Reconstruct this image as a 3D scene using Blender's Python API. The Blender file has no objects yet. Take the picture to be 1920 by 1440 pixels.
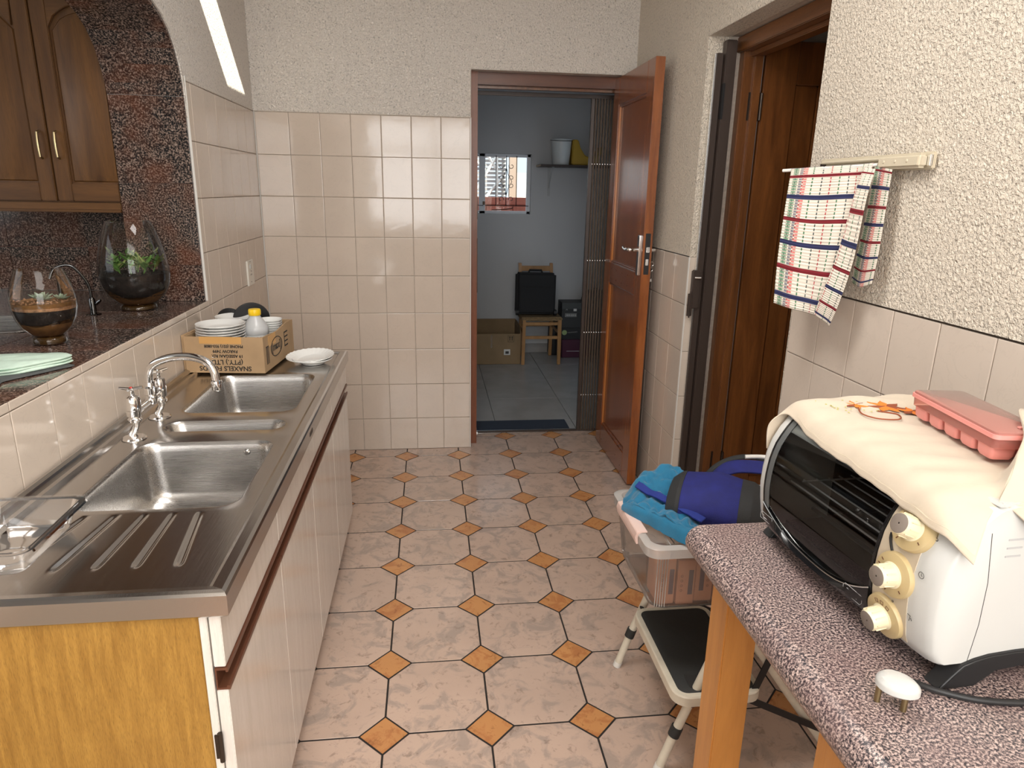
import bpy, bmesh, math, random
from mathutils import Vector, Matrix, Euler, noise as mnoise
random.seed(7)
SC = bpy.context.scene
COL = SC.collection
PI = math.pi

# ------------------------------------------------------------------ camera
def make_camera():
    yaw, pitch, roll = 0.12210, -0.27658, 0.018874
    f = Vector((math.sin(yaw)*math.cos(pitch), math.cos(yaw)*math.cos(pitch), math.sin(pitch)))
    r = Vector((math.cos(yaw), -math.sin(yaw), 0)); u = r.cross(f)
    r2 = r*math.cos(roll)+u*math.sin(roll); u2 = -r*math.sin(roll)+u*math.cos(roll)
    M = Matrix(((r2.x, u2.x, -f.x, .86028), (r2.y, u2.y, -f.y, -3.75229), (r2.z, u2.z, -f.z, 1.45612), (0, 0, 0, 1)))
    c = bpy.data.cameras.new('camera'); o = bpy.data.objects.new('camera', c); COL.objects.link(o)
    o.matrix_world = M; c.sensor_width = 36; c.lens = 1278.108/1920*36; c.clip_start = .02
    SC.camera = o
make_camera()

# ------------------------------------------------------------------ light
W = bpy.data.worlds.new('world'); SC.world = W; W.use_nodes = True
bg = W.node_tree.nodes['Background']; bg.inputs[0].default_value = (.72, .86, 1, 1); bg.inputs[1].default_value = 1.15
def lamp(name, kind, loc, direction, energy, color=(1, 1, 1), size=1, size_y=None, angle=None):
    l = bpy.data.lights.new(name, kind); o = bpy.data.objects.new(name, l); COL.objects.link(o)
    o.location = loc; o.rotation_euler = Vector(direction).to_track_quat('-Z', 'Y').to_euler()
    l.energy = energy; l.color = color
    if kind == 'AREA':
        l.shape = 'RECTANGLE'; l.size = size; l.size_y = size_y or size
    if angle: l.angle = angle
    return o
lamp('sun', 'SUN', (3, -3, 5), (-.5, .33, -.3), 8.0, (1, .97, .84), angle=.009)
lamp('rear_window_daylight', 'AREA', (.95, -5.28, 1.62), (0, 1, -.02), 46, (1, .965, .93), 1.7, 1.25)
lamp('rear_ceiling_fill', 'AREA', (1.0, -3.95, 2.53), (0, .12, -1), 46, (1, .96, .90), 1.5, 1.7)  # added soft fill from above, behind the camera; the ceiling is closed here
lamp('hall_ceiling_fill', 'AREA', (.90, -2.35, 2.53), (0, 0, -1), 19, (1, .97, .93), .8, .5)  # added ceiling fill that lifts the left wall; no opening above it
lamp('kitchen_window_daylight', 'AREA', (-2.28, -2.6, 1.65), (1, .05, -.1), 6, (1, .94, .86), 1.6, .9)
lamp('laundry_door_daylight', 'AREA', (2.62, 1.15, 1.1), (-1, 0, -.1), .7, (.50, .66, 1), .8, 1.8)
SC.view_settings.view_transform = 'Standard'; SC.view_settings.look = 'None'
SC.view_settings.gamma = 1; SC.view_settings.use_curve_mapping = False
SC.view_settings.exposure = .24

# ------------------------------------------------------------------ materials
def new_mat(name):
    m = bpy.data.materials.new(name); m.use_nodes = True
    nt = m.node_tree; return m, nt, nt.nodes['Principled BSDF'], nt.nodes, nt.links
def c4(c): return (c[0], c[1], c[2], 1)
def coords(nt, scale=(1, 1, 1), rand=True):
    n, l = nt.nodes, nt.links
    g = n.new('ShaderNodeNewGeometry'); mp = n.new('ShaderNodeMapping'); mp.inputs['Scale'].default_value = scale
    if rand:
        oi = n.new('ShaderNodeObjectInfo'); ml = n.new('ShaderNodeMath'); ml.operation = 'MULTIPLY'; ml.inputs[1].default_value = 37.0
        l.new(oi.outputs['Random'], ml.inputs[0]); ad = n.new('ShaderNodeVectorMath'); ad.operation = 'ADD'
        l.new(g.outputs['Position'], ad.inputs[0]); l.new(ml.outputs[0], ad.inputs[1]); l.new(ad.outputs[0], mp.inputs[0])
    else: l.new(g.outputs['Position'], mp.inputs[0])
    return mp.outputs[0]
def noise(nt, vec, scale, detail=4, rough=.55, dist=0):
    n = nt.nodes.new('ShaderNodeTexNoise'); n.inputs['Scale'].default_value = scale; n.inputs['Detail'].default_value = detail
    n.inputs['Roughness'].default_value = rough; n.inputs['Distortion'].default_value = dist; nt.links.new(vec, n.inputs['Vector'])
    return n.outputs['Fac']
def ramp(nt, fac, stops, interp='LINEAR'):
    r = nt.nodes.new('ShaderNodeValToRGB'); cr = r.color_ramp; cr.interpolation = interp
    while len(cr.elements) < len(stops): cr.elements.new(.5)
    for e, (p, c) in zip(cr.elements, stops): e.position = p; e.color = c4(c) if len(c) == 3 else c
    nt.links.new(fac, r.inputs[0]); return r.outputs[0]
def mix(nt, fac, a, b, mode='MIX'):
    m = nt.nodes.new('ShaderNodeMix'); m.data_type = 'RGBA'; m.blend_type = mode
    for s, v in ((m.inputs[0], fac), (m.inputs[6], a), (m.inputs[7], b)):
        if isinstance(v, (int, float)): s.default_value = v
        elif isinstance(v, tuple): s.default_value = c4(v)
        else: nt.links.new(v, s)
    return m.outputs[2]
def bump(nt, b, h, strength, dist):
    bn = nt.nodes.new('ShaderNodeBump'); bn.inputs['Strength'].default_value = strength; bn.inputs['Distance'].default_value = dist
    nt.links.new(h, bn.inputs['Height']); nt.links.new(bn.outputs[0], b.inputs['Normal'])
def plain(name, col, rough=.5, metal=0, spec=.5, var=.0, vs=30, bmp=0, bs=200, coat=0, sheen=0, emit=None, estr=0, sub=0):
    m, nt, b, n, l = new_mat(name)
    b.inputs['Base Color'].default_value = c4(col); b.inputs['Roughness'].default_value = rough; b.inputs['Metallic'].default_value = metal
    b.inputs['Specular IOR Level'].default_value = spec; b.inputs['Coat Weight'].default_value = coat; b.inputs['Coat Roughness'].default_value = .08
    if sheen: b.inputs['Sheen Weight'].default_value = sheen
    if sub: b.inputs['Subsurface Weight'].default_value = sub; b.inputs['Subsurface Scale'].default_value = .01
    if emit: b.inputs['Emission Color'].default_value = c4(emit); b.inputs['Emission Strength'].default_value = estr
    if var or bmp:
        v = coords(nt)
        if var:
            f = noise(nt, v, vs)
            l.new(ramp(nt, f, [(.3, tuple(x*(1-var) for x in col)), (.7, tuple(min(1, x*(1+var)) for x in col))]), b.inputs['Base Color'])
        if bmp: bump(nt, b, noise(nt, v, bs, 3), bmp, .002)
    return m
def wood(name, dark, light, axis='z', scale=1.0, rough=.35, coat=.0, contrast=(.3, .7), pores=.25):
    m, nt, b, n, l = new_mat(name)
    s = {'x': (1.2, 14, 14), 'y': (14, 1.2, 14), 'z': (14, 14, 1.2)}[axis]
    v = coords(nt, tuple(k*scale for k in s))
    f = noise(nt, v, 1.6, 5, .6, .8)
    fine = noise(nt, coords(nt, tuple(k*scale*4 for k in s)), 6, 3, .6)
    c = ramp(nt, f, [(contrast[0], dark), (contrast[1], light)])
    c = mix(nt, ramp(nt, fine, [(.30, (pores,)*3), (.52, (0, 0, 0))]), c, tuple(x*.45 for x in dark))
    l.new(c, b.inputs['Base Color']); b.inputs['Roughness'].default_value = rough; b.inputs['Coat Weight'].default_value = coat
    b.inputs['Coat Roughness'].default_value = .12
    bump(nt, b, fine, .25, .001)
    return m
def granite(name, cols, rough=.12, scale=190, big=9, patch=None, rand=True, bmp=0):
    m, nt, b, n, l = new_mat(name)
    v = coords(nt, rand=rand)
    f = noise(nt, v, scale, 3, .75)
    c = ramp(nt, f, cols)
    if patch:
        g = noise(nt, v, big, 3, .6)
        c = mix(nt, ramp(nt, g, [(.45, (0, 0, 0)), (.68, (patch[3],)*3)]), c, mix(nt, .75, c, patch[:3], 'SOFT_LIGHT') if False else mix(nt, .6, c, tuple(patch[:3])))
    l.new(c, b.inputs['Base Color']); b.inputs['Roughness'].default_value = rough
    if bmp: bump(nt, b, f, bmp, .0006)
    return m
def thin_glass(name, tint=(.97, .98, .97), refl=1.0, milky=0.0, milk=(.8, .8, .8), ior=1.5, rough=.02):
    m = bpy.data.materials.new(name); m.use_nodes = True; nt = m.node_tree; n, l = nt.nodes, nt.links
    n.remove(n['Principled BSDF']); out = n['Material Output']
    tr = n.new('ShaderNodeBsdfTransparent'); tr.inputs[0].default_value = c4(tint)
    base = tr.outputs[0]
    if milky:
        d = n.new('ShaderNodeBsdfDiffuse'); d.inputs[0].default_value = c4(milk)
        tl = n.new('ShaderNodeBsdfTranslucent'); tl.inputs[0].default_value = c4(milk)
        m1 = n.new('ShaderNodeMixShader'); m1.inputs[0].default_value = .45; l.new(d.outputs[0], m1.inputs[1]); l.new(tl.outputs[0], m1.inputs[2])
        m2 = n.new('ShaderNodeMixShader'); m2.inputs[0].default_value = milky; l.new(base, m2.inputs[1]); l.new(m1.outputs[0], m2.inputs[2]); base = m2.outputs[0]
    g = n.new('ShaderNodeBsdfGlossy'); g.inputs['Roughness'].default_value = rough
    fr = n.new('ShaderNodeFresnel'); fr.inputs[0].default_value = ior
    mm = n.new('ShaderNodeMath'); mm.operation = 'MULTIPLY'; mm.inputs[1].default_value = refl; l.new(fr.outputs[0], mm.inputs[0])
    ms = n.new('ShaderNodeMixShader'); l.new(mm.outputs[0], ms.inputs[0]); l.new(base, ms.inputs[1]); l.new(g.outputs[0], ms.inputs[2]); l.new(ms.outputs[0], out.inputs[0])
    return m

def plaster(name, col, strength=.9, scale=150, worn=.18):
    m, nt, b, n, l = new_mat(name)
    v = coords(nt, rand=False)
    f = noise(nt, v, scale, 3, .6, .6)
    f2 = noise(nt, v, 3, 2)
    pits = ramp(nt, f, [(.32, tuple(x*.55 for x in col)), (.41, col)])
    c = mix(nt, ramp(nt, f2, [(.4, (0, 0, 0)), (.7, (worn,)*3)]), pits, tuple(x*.9 for x in col))
    l.new(c, b.inputs['Base Color']); b.inputs['Roughness'].default_value = .42; b.inputs['Specular IOR Level'].default_value = .4
    bump(nt, b, ramp(nt, f, [(.3, (0, 0, 0)), (.62, (1, 1, 1))]), strength, .0045)
    return m
def wall_tile_mat(name, col):
    m, nt, b, n, l = new_mat(name)
    v = coords(nt)
    f = noise(nt, v, 9, 5, .6, 1.8)
    vein = ramp(nt, f, [(.485, (0, 0, 0)), (.5, (.30,)*3), (.515, (0, 0, 0))])
    f2 = noise(nt, v, 7, 3)
    c = ramp(nt, f2, [(.3, tuple(x*.965 for x in col)), (.7, tuple(x*1.02 for x in col))])
    c = mix(nt, vein, c, tuple(x*.82 for x in col))
    l.new(c, b.inputs['Base Color']); b.inputs['Roughness'].default_value = .09
    bump(nt, b, noise(nt, coords(nt, rand=True), 14, 2), .07, .006)
    return m
def floor_tile_mat(name, base, blot, blot2, rough=.27):
    m, nt, b, n, l = new_mat(name)
    v = coords(nt)
    f = noise(nt, v, 11, 6, .68, .9); g = noise(nt, v, 34, 5, .7, .6); h = noise(nt, v, 5, 3)
    c = ramp(nt, h, [(.35, tuple(x*.95 for x in base)), (.65, tuple(x*1.05 for x in base))])
    c = mix(nt, ramp(nt, f, [(.50, (0, 0, 0)), (.60, (.65,)*3)]), c, blot)
    c = mix(nt, ramp(nt, g, [(.57, (0, 0, 0)), (.66, (.55,)*3)]), c, blot2)
    oi = n.new('ShaderNodeObjectInfo')
    c = mix(nt, ramp(nt, oi.outputs['Random'], [(0, (0, 0, 0)), (1, (.30,)*3)]), c, mix(nt, .5, c, tuple(x*1.0 for x in blot)))
    l.new(c, b.inputs['Base Color']); b.inputs['Roughness'].default_value = rough
    bump(nt, b, noise(nt, v, 22, 5, .65), .22, .003)
    return m
def steel(name, col=(.52, .50, .48), rough=.20, axis='y'):
    m, nt, b, n, l = new_mat(name)
    s = {'x': (3, 160, 160), 'y': (160, 3, 160), 'z': (160, 160, 3)}[axis]
    f = noise(nt, coords(nt, s, rand=False), 4, 2)
    b.inputs['Base Color'].default_value = c4(col); b.inputs['Metallic'].default_value = 1
    r = n.new('ShaderNodeMapRange'); r.inputs[3].default_value = rough*.8; r.inputs[4].default_value = rough*1.25; l.new(f, r.inputs[0]); l.new(r.outputs[0], b.inputs['Roughness'])
    bump(nt, b, f, .05, .001)
    return m

M = {}
M['plaster'] = plaster('cream_textured_plaster', (.86, .80, .73), 1.0, 125)
M['plaster_warm_lit'] = plaster('warm_lit_cream_plaster', (.81, .72, .60), 1.0, 120)  # same plaster, with the right wall's warm light put into its colour
M['plaster_smooth'] = plain('smooth_white_plaster', (.62, .60, .57), .8)
M['ceiling'] = plain('white_ceiling_paint', (.80, .78, .74), .85)
M['wtile'] = wall_tile_mat('cream_glazed_tile', (.62, .53, .45))
M['grout'] = plain('cream_grout', (.50, .43, .36), .8, var=.15, vs=60)
M['dark_grout'] = plain('dark_floor_grout', (.016, .012, .010), .8)
M['octa'] = floor_tile_mat('pink_beige_mottled_tile', (.54, .395, .315), (.33, .27, .235), (.22, .16, .13), .17)
M['diam'] = floor_tile_mat('terracotta_tile', (.56, .27, .10), (.40, .145, .055), (.20, .07, .03))
M['granite'] = granite('dark_brown_granite', [(.41, (.008, .009, .011)), (.475, (.03, .027, .026)), (.52, (.095, .070, .056)), (.57, (.22, .15, .12)), (.64, (.34, .27, .23))], .13, 170, 6, (.17, .055, .025, .75))
M['laminate'] = granite('pink_grey_granite_laminate', [(.40, (.012, .012, .018)), (.465, (.075, .06, .065)), (.505, (.22, .165, .155)), (.56, (.42, .31, .28)), (.63, (.60, .48, .43))], .30, 300, 12, (.17, .10, .10, .6), rand=False)
M['ggrout'] = plain('reddish_granite_joint', (.16, .07, .05), .6)
M['white_trim'] = plain('white_plastic_tile_trim', (.72, .70, .66), .35)
M['door_wood'] = wood('varnished_reddish_brown_wood', (.19, .050, .011), (.34, .105, .024), 'z', 1, .22, .6)
M['door_wood_x'] = wood('varnished_reddish_brown_wood_cross', (.17, .044, .011), (.30, .092, .022), 'x', 1, .22, .6)
M['jamb_wood'] = wood('reddish_brown_jamb_wood', (.13, .032, .009), (.24, .068, .018), 'z', 1, .4, .1)
M['head_wood'] = wood('dark_reddish_head_wood', (.075, .020, .006), (.14, .040, .012), 'x', 1, .4, .1)
M['door_orange'] = wood('orange_brown_edge_wood', (.36, .12, .02), (.55, .20, .04), 'z', 1, .3, .4)
M['door2_wood'] = wood('brown_plank_door_wood', (.115, .038, .010), (.25, .088, .022), 'z', 1, .35, .25)
M['frame_wood'] = wood('dark_brown_frame_wood', (.10, .036, .012), (.22, .082, .024), 'z', 1, .35, .25)
M['frame_wood_y'] = wood('dark_brown_header_wood', (.12, .045, .014), (.25, .095, .028), 'y', 1, .35, .25)
M['oak'] = wood('honey_oak_cabinet', (.075, .030, .008), (.16, .070, .018), 'z', .8, .42, .08)
M['oak_x'] = wood('honey_oak_cabinet_cross', (.075, .030, .008), (.16, .070, .018), 'x', .8, .42, .08)
M['pine'] = wood('yellow_oak_laminate', (.29, .145, .024), (.47, .26, .052), 'z', 3.2, .4, .1, pores=.5)
M['table_wood'] = wood('orange_beech_wood', (.42, .17, .035), (.60, .27, .065), 'z', .7, .4, .2, pores=.12)
M['chair_wood'] = wood('light_chair_wood', (.30, .15, .05), (.45, .24, .09), 'z', 1, .4, .1)
M['cab_white'] = wood('white_woodgrain_laminate', (.74, .69, .63), (.84, .80, .75), 'z', 1.6, .16, .5, pores=.12)
M['brown_channel'] = plain('brown_aluminium_channel', (.14, .055, .03), .35, .2)
M['steel'] = steel('brushed_stainless_steel')
M['steel_x'] = steel('brushed_stainless_bowl', (.54, .525, .51), .27, 'x')
M['chrome'] = plain('polished_chrome', (.82, .81, .80), .07, 1)
M['dark_chrome'] = plain('dark_hinge_metal', (.06, .045, .035), .4, .7)
M['dark_steel'] = plain('dark_polished_steel', (.10, .10, .10), .12, 1)
M['grate'] = plain('drain_steel', (.45, .40, .33), .3, 1)
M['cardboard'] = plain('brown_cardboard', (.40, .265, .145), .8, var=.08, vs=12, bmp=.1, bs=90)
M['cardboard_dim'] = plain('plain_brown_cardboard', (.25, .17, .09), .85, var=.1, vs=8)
M['tape'] = plain('orange_packing_tape', (.60, .33, .11), .3)
M['ink'] = plain('black_ink', (.012, .011, .01), .6)
M['china'] = plain('white_china', (.80, .80, .78), .12, coat=.5)
M['milk_plastic'] = thin_glass('milky_bottle_plastic', milky=.90, milk=(.95, .96, .97), rough=.25)
M['water'] = plain('pale_liquid', (.62, .63, .64), .2)
M['yellow'] = plain('yellow_cap_plastic', (.85, .55, .01), .35)
M['black'] = plain('black_plastic', (.012, .012, .013), .5)
M['black_gloss'] = plain('black_gloss_plastic', (.008, .008, .009), .12)
M['white_plastic'] = plain('white_enamel', (.54, .54, .52), .32, coat=.1)
M['cream_plastic'] = plain('yellowed_cream_plastic', (.50, .385, .20), .35)
M['cream_knob'] = plain('pale_cream_plastic', (.72, .64, .44), .35)
M['panel_cream'] = plain('cream_control_panel', (.52, .44, .33), .35)
M['grey_insert'] = plain('grey_brown_insert', (.20, .165, .14), .5)
M['oven_glass'] = thin_glass('dark_oven_glass', (.62, .64, .64), 1.0)
M['stripe'] = plain('dark_grey_glass_edge', (.10, .105, .105), .15)
M['cavity'] = plain('dark_oven_cavity', (.018, .018, .019), .4, .3)
M['wire'] = plain('bright_rack_wire', (.80, .80, .79), .25, 1)
M['rack'] = plain('pale_rack_wire', (.80, .80, .80), .35, .2)
M['cloth'] = plain('cream_cotton_cloth', (.56, .475, .37), .85, var=.05, vs=14, bmp=.35, bs=55, sheen=.2)
M['embroidery'] = plain('orange_embroidery_thread', (.72, .20, .02), .7)
M['embroidery2'] = plain('brown_embroidery_thread', (.26, .06, .02), .7)
M['embroidery3'] = plain('olive_embroidery_thread', (.45, .42, .16), .7)
M['pink'] = plain('pink_plastic', (.78, .30, .27), .35, sub=.1)
M['pink_clear'] = thin_glass('translucent_pink_plastic', (.98, .55, .5), milky=.45, milk=(.85, .42, .36), rough=.2)
M['pink_lid'] = thin_glass('translucent_pink_lid', (.98, .6, .55), milky=.70, milk=(.88, .42, .36), rough=.25)
M['brass'] = plain('dull_brass', (.36, .29, .16), .35, 1)
M['blue'] = plain('royal_blue_fabric', (.009, .013, .135), .8, var=.15, vs=40, bmp=.4, bs=700)
M['bag_black'] = plain('black_bag_fabric', (.018, .019, .020), .75, bmp=.5, bs=700)
M['turq'] = plain('turquoise_fabric', (.002, .13, .25), .8, var=.12, vs=25, bmp=.3, bs=300, sheen=.3)
M['blue_band'] = plain('blue_elastic_band', (.010, .025, .20), .8, bmp=.6, bs=300)
M['crate'] = thin_glass('milky_clear_plastic', (.95, .95, .94), milky=.13, milk=(.95, .92, .88), rough=.12)
M['crate_rim'] = thin_glass('milky_rim_plastic', (.95, .95, .94), milky=.60, milk=(.97, .95, .92), rough=.2)
M['latch'] = plain('pale_pink_latch', (.72, .53, .47), .4)
M['pack'] = plain('pink_brown_card_pack', (.60, .29, .17), .7, var=.08, vs=20)
M['purple'] = plain('purple_grey_print', (.13, .085, .10), .6)
M['stool_white'] = plain('cream_painted_steel', (.66, .61, .50), .35, var=.08, vs=25)
M['rubber'] = plain('black_ribbed_rubber', (.022, .023, .022), .65, bmp=.4, bs=350)
M['clear'] = thin_glass('clear_glass', (.985, .98, .965), .75)
M['clear_plastic'] = thin_glass('clear_thin_plastic', (.96, .955, .95), 1.2, milky=.07, milk=(.85, .82, .8), rough=.06)
M['amber'] = thin_glass('amber_tinted_glass', (.50, .32, .14), .8, milky=.35, milk=(.30, .17, .06))
M['sand'] = plain('brown_sand', (.20, .095, .028), .9, var=.25, vs=60)
M['soil'] = plain('dark_potting_soil', (.018, .012, .009), .9, var=.6, vs=50, bmp=.8, bs=120)
M['chips'] = plain('pale_brown_bark_chips', (.38, .20, .10), .8, var=.5, vs=110)
M['leaf'] = plain('green_succulent_leaf', (.10, .21, .045), .35, var=.35, vs=30)
M['leaf2'] = plain('yellow_green_leaf', (.24, .30, .09), .35, var=.2, vs=30)
M['pale_leaf'] = plain('pale_green_succulent', (.30, .37, .27), .5)
M['mint'] = plain('mint_green_towel', (.56, .71, .60), .9, var=.05, vs=60, bmp=.4, bs=400)
M['rail'] = plain('cream_rail_enamel', (.60, .53, .40), .4)
M['gate_brown'] = plain('brown_painted_steel', (.060, .042, .034), .4, .1)
M['gate_slat'] = plain('grey_brown_painted_steel', (.085, .058, .040), .55, .0)
M['laundry_wall'] = plain('cool_white_paint', (.50, .51, .52), .85)
M['laundry_tile'] = plain('grey_floor_tile', (.33, .32, .31), .22, var=.08, vs=6)
M['alu'] = plain('painted_window_frame', (.72, .76, .82), .4)
M['iron'] = plain('dark_wrought_iron', (.03, .03, .035), .5, .5)
M['brick'] = plain('red_painted_parapet', (.46, .13, .085), .8, var=.12, vs=10)
M['ext_white'] = plain('white_exterior_wall', (.80, .84, .82), .8)
M['ext_grey'] = plain('grey_louvre', (.42, .42, .42), .7)
M['ext_tan'] = plain('tan_column', (.46, .36, .29), .8)
M['ext_steel'] = plain('white_truss_paint', (.85, .85, .82), .5)
M['bucket_white'] = plain('white_bucket_plastic', (.68, .72, .72), .35)
M['bucket_yellow'] = plain('yellow_basin_plastic', (.48, .30, .02), .5)
M['dark_shelf'] = plain('dark_shelf_board', (.035, .020, .016), .5)
M['raw_wood'] = plain('raw_board_end', (.55, .42, .28), .8)
M['suitcase'] = plain('black_suitcase_fabric', (.008, .008, .009), .8)
M['cane'] = plain('woven_rush', (.20, .13, .06), .8, var=.4, vs=90)
M['maroon'] = plain('maroon_plastic', (.07, .012, .035), .4)
M['print_grey'] = plain('printed_dark_box', (.028, .028, .028), .5)
M['print_white'] = plain('white_print', (.62, .62, .60), .6)
M['print_green'] = plain('green_logo_print', (.32, .42, .18), .6)
M['mat'] = plain('dark_blue_doormat', (.02, .03, .05), .9)
M['grey_tarp'] = plain('grey_fabric', (.075, .08, .08), .8)
M['socket'] = plain('white_socket_plastic', (.76, .73, .66), .3)
M['red_dot'] = plain('red_tap_button', (.5, .02, .01), .3)

def towel_mat():
    m, nt, b, n, l = new_mat('checked_tea_towel_cloth')
    uv = n.new('ShaderNodeUVMap'); sep = n.new('ShaderNodeSeparateXYZ'); l.new(uv.outputs[0], sep.inputs[0])
    def band(sock, period, offset, width):
        a = n.new('ShaderNodeMath'); a.operation = 'ADD'; a.inputs[1].default_value = offset; l.new(sock, a.inputs[0])
        d = n.new('ShaderNodeMath'); d.operation = 'PINGPONG'; d.inputs[1].default_value = period/2; l.new(a.outputs[0], d.inputs[0])
        c = n.new('ShaderNodeMath'); c.operation = 'LESS_THAN'; c.inputs[1].default_value = width/2; l.new(d.outputs[0], c.inputs[0]); return c.outputs[0]
    def mul(a, b_):
        k = n.new('ShaderNodeMath'); k.operation = 'MULTIPLY'
        for i, x in enumerate((a, b_)):
            if isinstance(x, (int, float)): k.inputs[i].default_value = x
            else: l.new(x, k.inputs[i])
        return k.outputs[0]
    U, V = sep.outputs[0], sep.outputs[1]
    c = mix(nt, band(V, .0075, 0, .0022), (.78, .71, .61), (.66, .59, .50))
    dash = band(V, .0075, 0, .0048)
    for per, off, col in ((.066, .0, (.03, .16, .07)), (.066, .022, (.45, .03, .04)), (.066, .044, (.03, .06, .06))):
        c = mix(nt, mul(mul(band(U, per, off, .0030), dash), .95), c, col)
    def interval(a0, a1):
        a = n.new('ShaderNodeMath'); a.operation = 'GREATER_THAN'; a.inputs[1].default_value = a0; l.new(U, a.inputs[0])
        e = n.new('ShaderNodeMath'); e.operation = 'LESS_THAN'; e.inputs[1].default_value = a1; l.new(U, e.inputs[0]); return mul(a.outputs[0], e.outputs[0])
    for a0, a1, col in ((.014, .030, (.05, .22, .11)), (.034, .042, (.06, .07, .13)), (.046, .053, (.62, .08, .08))):
        c = mix(nt, mul(interval(a0, a1), mul(band(V, .0055, 0, .0036), .8)), c, col)
    c = mix(nt, band(V, .090, .0, .0085), c, (.022, .026, .085))
    c = mix(nt, band(V, .090, .045, .0075), c, (.19, .010, .018))
    l.new(c, b.inputs['Base Color']); b.inputs['Roughness'].default_value = .9
    w = n.new('ShaderNodeMath'); w.operation = 'SINE'; k = mul(V, 2*PI/.0055); l.new(k, w.inputs[0]); bump(nt, b, w.outputs[0], .4, .0015)
    return m
M['towel'] = towel_mat()

# ------------------------------------------------------------------ mesh helpers
class G:
    def __init__(s): s.v = []; s.f = []
    def add(s, vs, fs, T=None):
        o = len(s.v); s.v += [tuple(T @ Vector(p)) if T else tuple(p) for p in vs]; s.f += [tuple(i+o for i in f) for f in fs]; return s
    def box(s, lo, hi, T=None):
        x0, y0, z0 = lo; x1, y1, z1 = hi
        return s.add([(x0, y0, z0), (x1, y0, z0), (x1, y1, z0), (x0, y1, z0), (x0, y0, z1), (x1, y0, z1), (x1, y1, z1), (x0, y1, z1)],
              [(0, 3, 2, 1), (4, 5, 6, 7), (0, 1, 5, 4), (1, 2, 6, 5), (2, 3, 7, 6), (3, 0, 4, 7)], T)
    def ring(s, rings, close=True, cap=(True, True), T=None):
        n = len(rings[0]); vs = [p for r in rings for p in r]; fs = []
        for i in range(len(rings)-1):
            for j in range(n if close else n-1):
                k = (j+1) % n; fs.append((i*n+j, i*n+k, (i+1)*n+k, (i+1)*n+j))
        if close and cap[0]: fs.append(tuple(reversed(range(n))))
        if close and cap[1]: fs.append(tuple(range((len(rings)-1)*n, len(rings)*n)))
        return s.add(vs, fs, T)
    def tube(s, path, r, n=10, T=None, flat=1.0, cap=True):
        path = [Vector(p) for p in path]; rs = r if isinstance(r, (list, tuple)) else [r]*len(path)
        rings = []; up = None
        for i, p in enumerate(path):
            t = (path[min(i+1, len(path)-1)]-path[max(i-1, 0)]).normalized()
            if up is None: up = Vector((0, 0, 1)) if abs(t.z) < .9 else Vector((1, 0, 0))
            a = t.cross(up).normalized(); b_ = a.cross(t).normalized(); up = b_
            rings.append([p+a*math.cos(k*2*PI/n)*rs[i]+b_*math.sin(k*2*PI/n)*rs[i]*flat for k in range(n)])
        return s.ring(rings, cap=(cap, cap), T=T)
    def lathe(s, prof, c=(0, 0, 0), n=32, T=None, cap=(False, False)):
        rings = [[(c[0]+r*math.cos(k*2*PI/n), c[1]+r*math.sin(k*2*PI/n), c[2]+z) for k in range(n)] for r, z in prof]
        return s.ring(rings, cap=cap, T=T)
    def prism(s, poly, axis, a, b, T=None):
        def P(u, w, h): return {'x': (h, u, w), 'y': (u, h, w), 'z': (u, w, h)}[axis]
        n = len(poly); vs = [P(u, w, a) for u, w in poly]+[P(u, w, b) for u, w in poly]
        fs = [tuple(reversed(range(n))), tuple(range(n, 2*n))]+[(j, (j+1) % n, n+(j+1) % n, n+j) for j in range(n)]
        return s.add(vs, fs, T)
    def grid(s, P, T=None):
        r, c = len(P), len(P[0])
        return s.add([p for row in P for p in row], [(i*c+j, i*c+j+1, (i+1)*c+j+1, (i+1)*c+j) for i in range(r-1) for j in range(c-1)], T)
    def build(s, name, m, parent=None, bevel=0, smooth=True, loc=None, seg=2, angle=35, fix=True):
        me = bpy.data.meshes.new(name); me.from_pydata(s.v, [], s.f); me.update()
        if bevel or fix:
            bm = bmesh.new(); bm.from_mesh(me); 
            if fix: bmesh.ops.recalc_face_normals(bm, faces=bm.faces)
            if bevel:
                es = [e for e in bm.edges if len(e.link_faces) == 2 and e.calc_face_angle(0) > math.radians(30)]
                bmesh.ops.bevel(bm, geom=es, offset=bevel, segments=seg, affect='EDGES', clamp_overlap=True)
            bm.to_mesh(me); bm.free()
        if smooth:
            me.polygons.foreach_set('use_smooth', [True]*len(me.polygons)); me.set_sharp_from_angle(angle=math.radians(angle))
        me.materials.append(M[m] if isinstance(m, str) else m)
        o = bpy.data.objects.new(name, me); COL.objects.link(o)
        if parent: o.parent = parent
        if loc: o.location = loc
        return o
def thing(name, label, cat, loc=(0, 0, 0), rz=0, group=None):
    o = bpy.data.objects.new(name, None); COL.objects.link(o); o.empty_display_size = .05
    o.location = loc; o.rotation_euler = (0, 0, rz); return tag(o, label, cat, group)
def tag(o, label, cat, group=None):
    o['label'] = label; o['category'] = cat
    if group: o['group'] = group
    return o
def struct(o): o['kind'] = 'structure'; return o
def sempty(name, loc=(0, 0, 0)):
    o = bpy.data.objects.new(name, None); COL.objects.link(o); o.location = loc; o.empty_display_size = .05; return struct(o)
def dup(root, loc=None, rz=None, label=None, group=None, parent='same'):
    r = root.copy(); COL.objects.link(r)
    if loc is not None: r.location = loc
    if rz is not None: r.rotation_euler = (0, 0, rz)
    if label: r['label'] = label
    if group: r['group'] = group
    for ch in [c for c in root.children]:
        c = ch.copy(); COL.objects.link(c); c.parent = r
        for g in ch.children:
            d = g.copy(); COL.objects.link(d); d.parent = c
    return r
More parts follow.
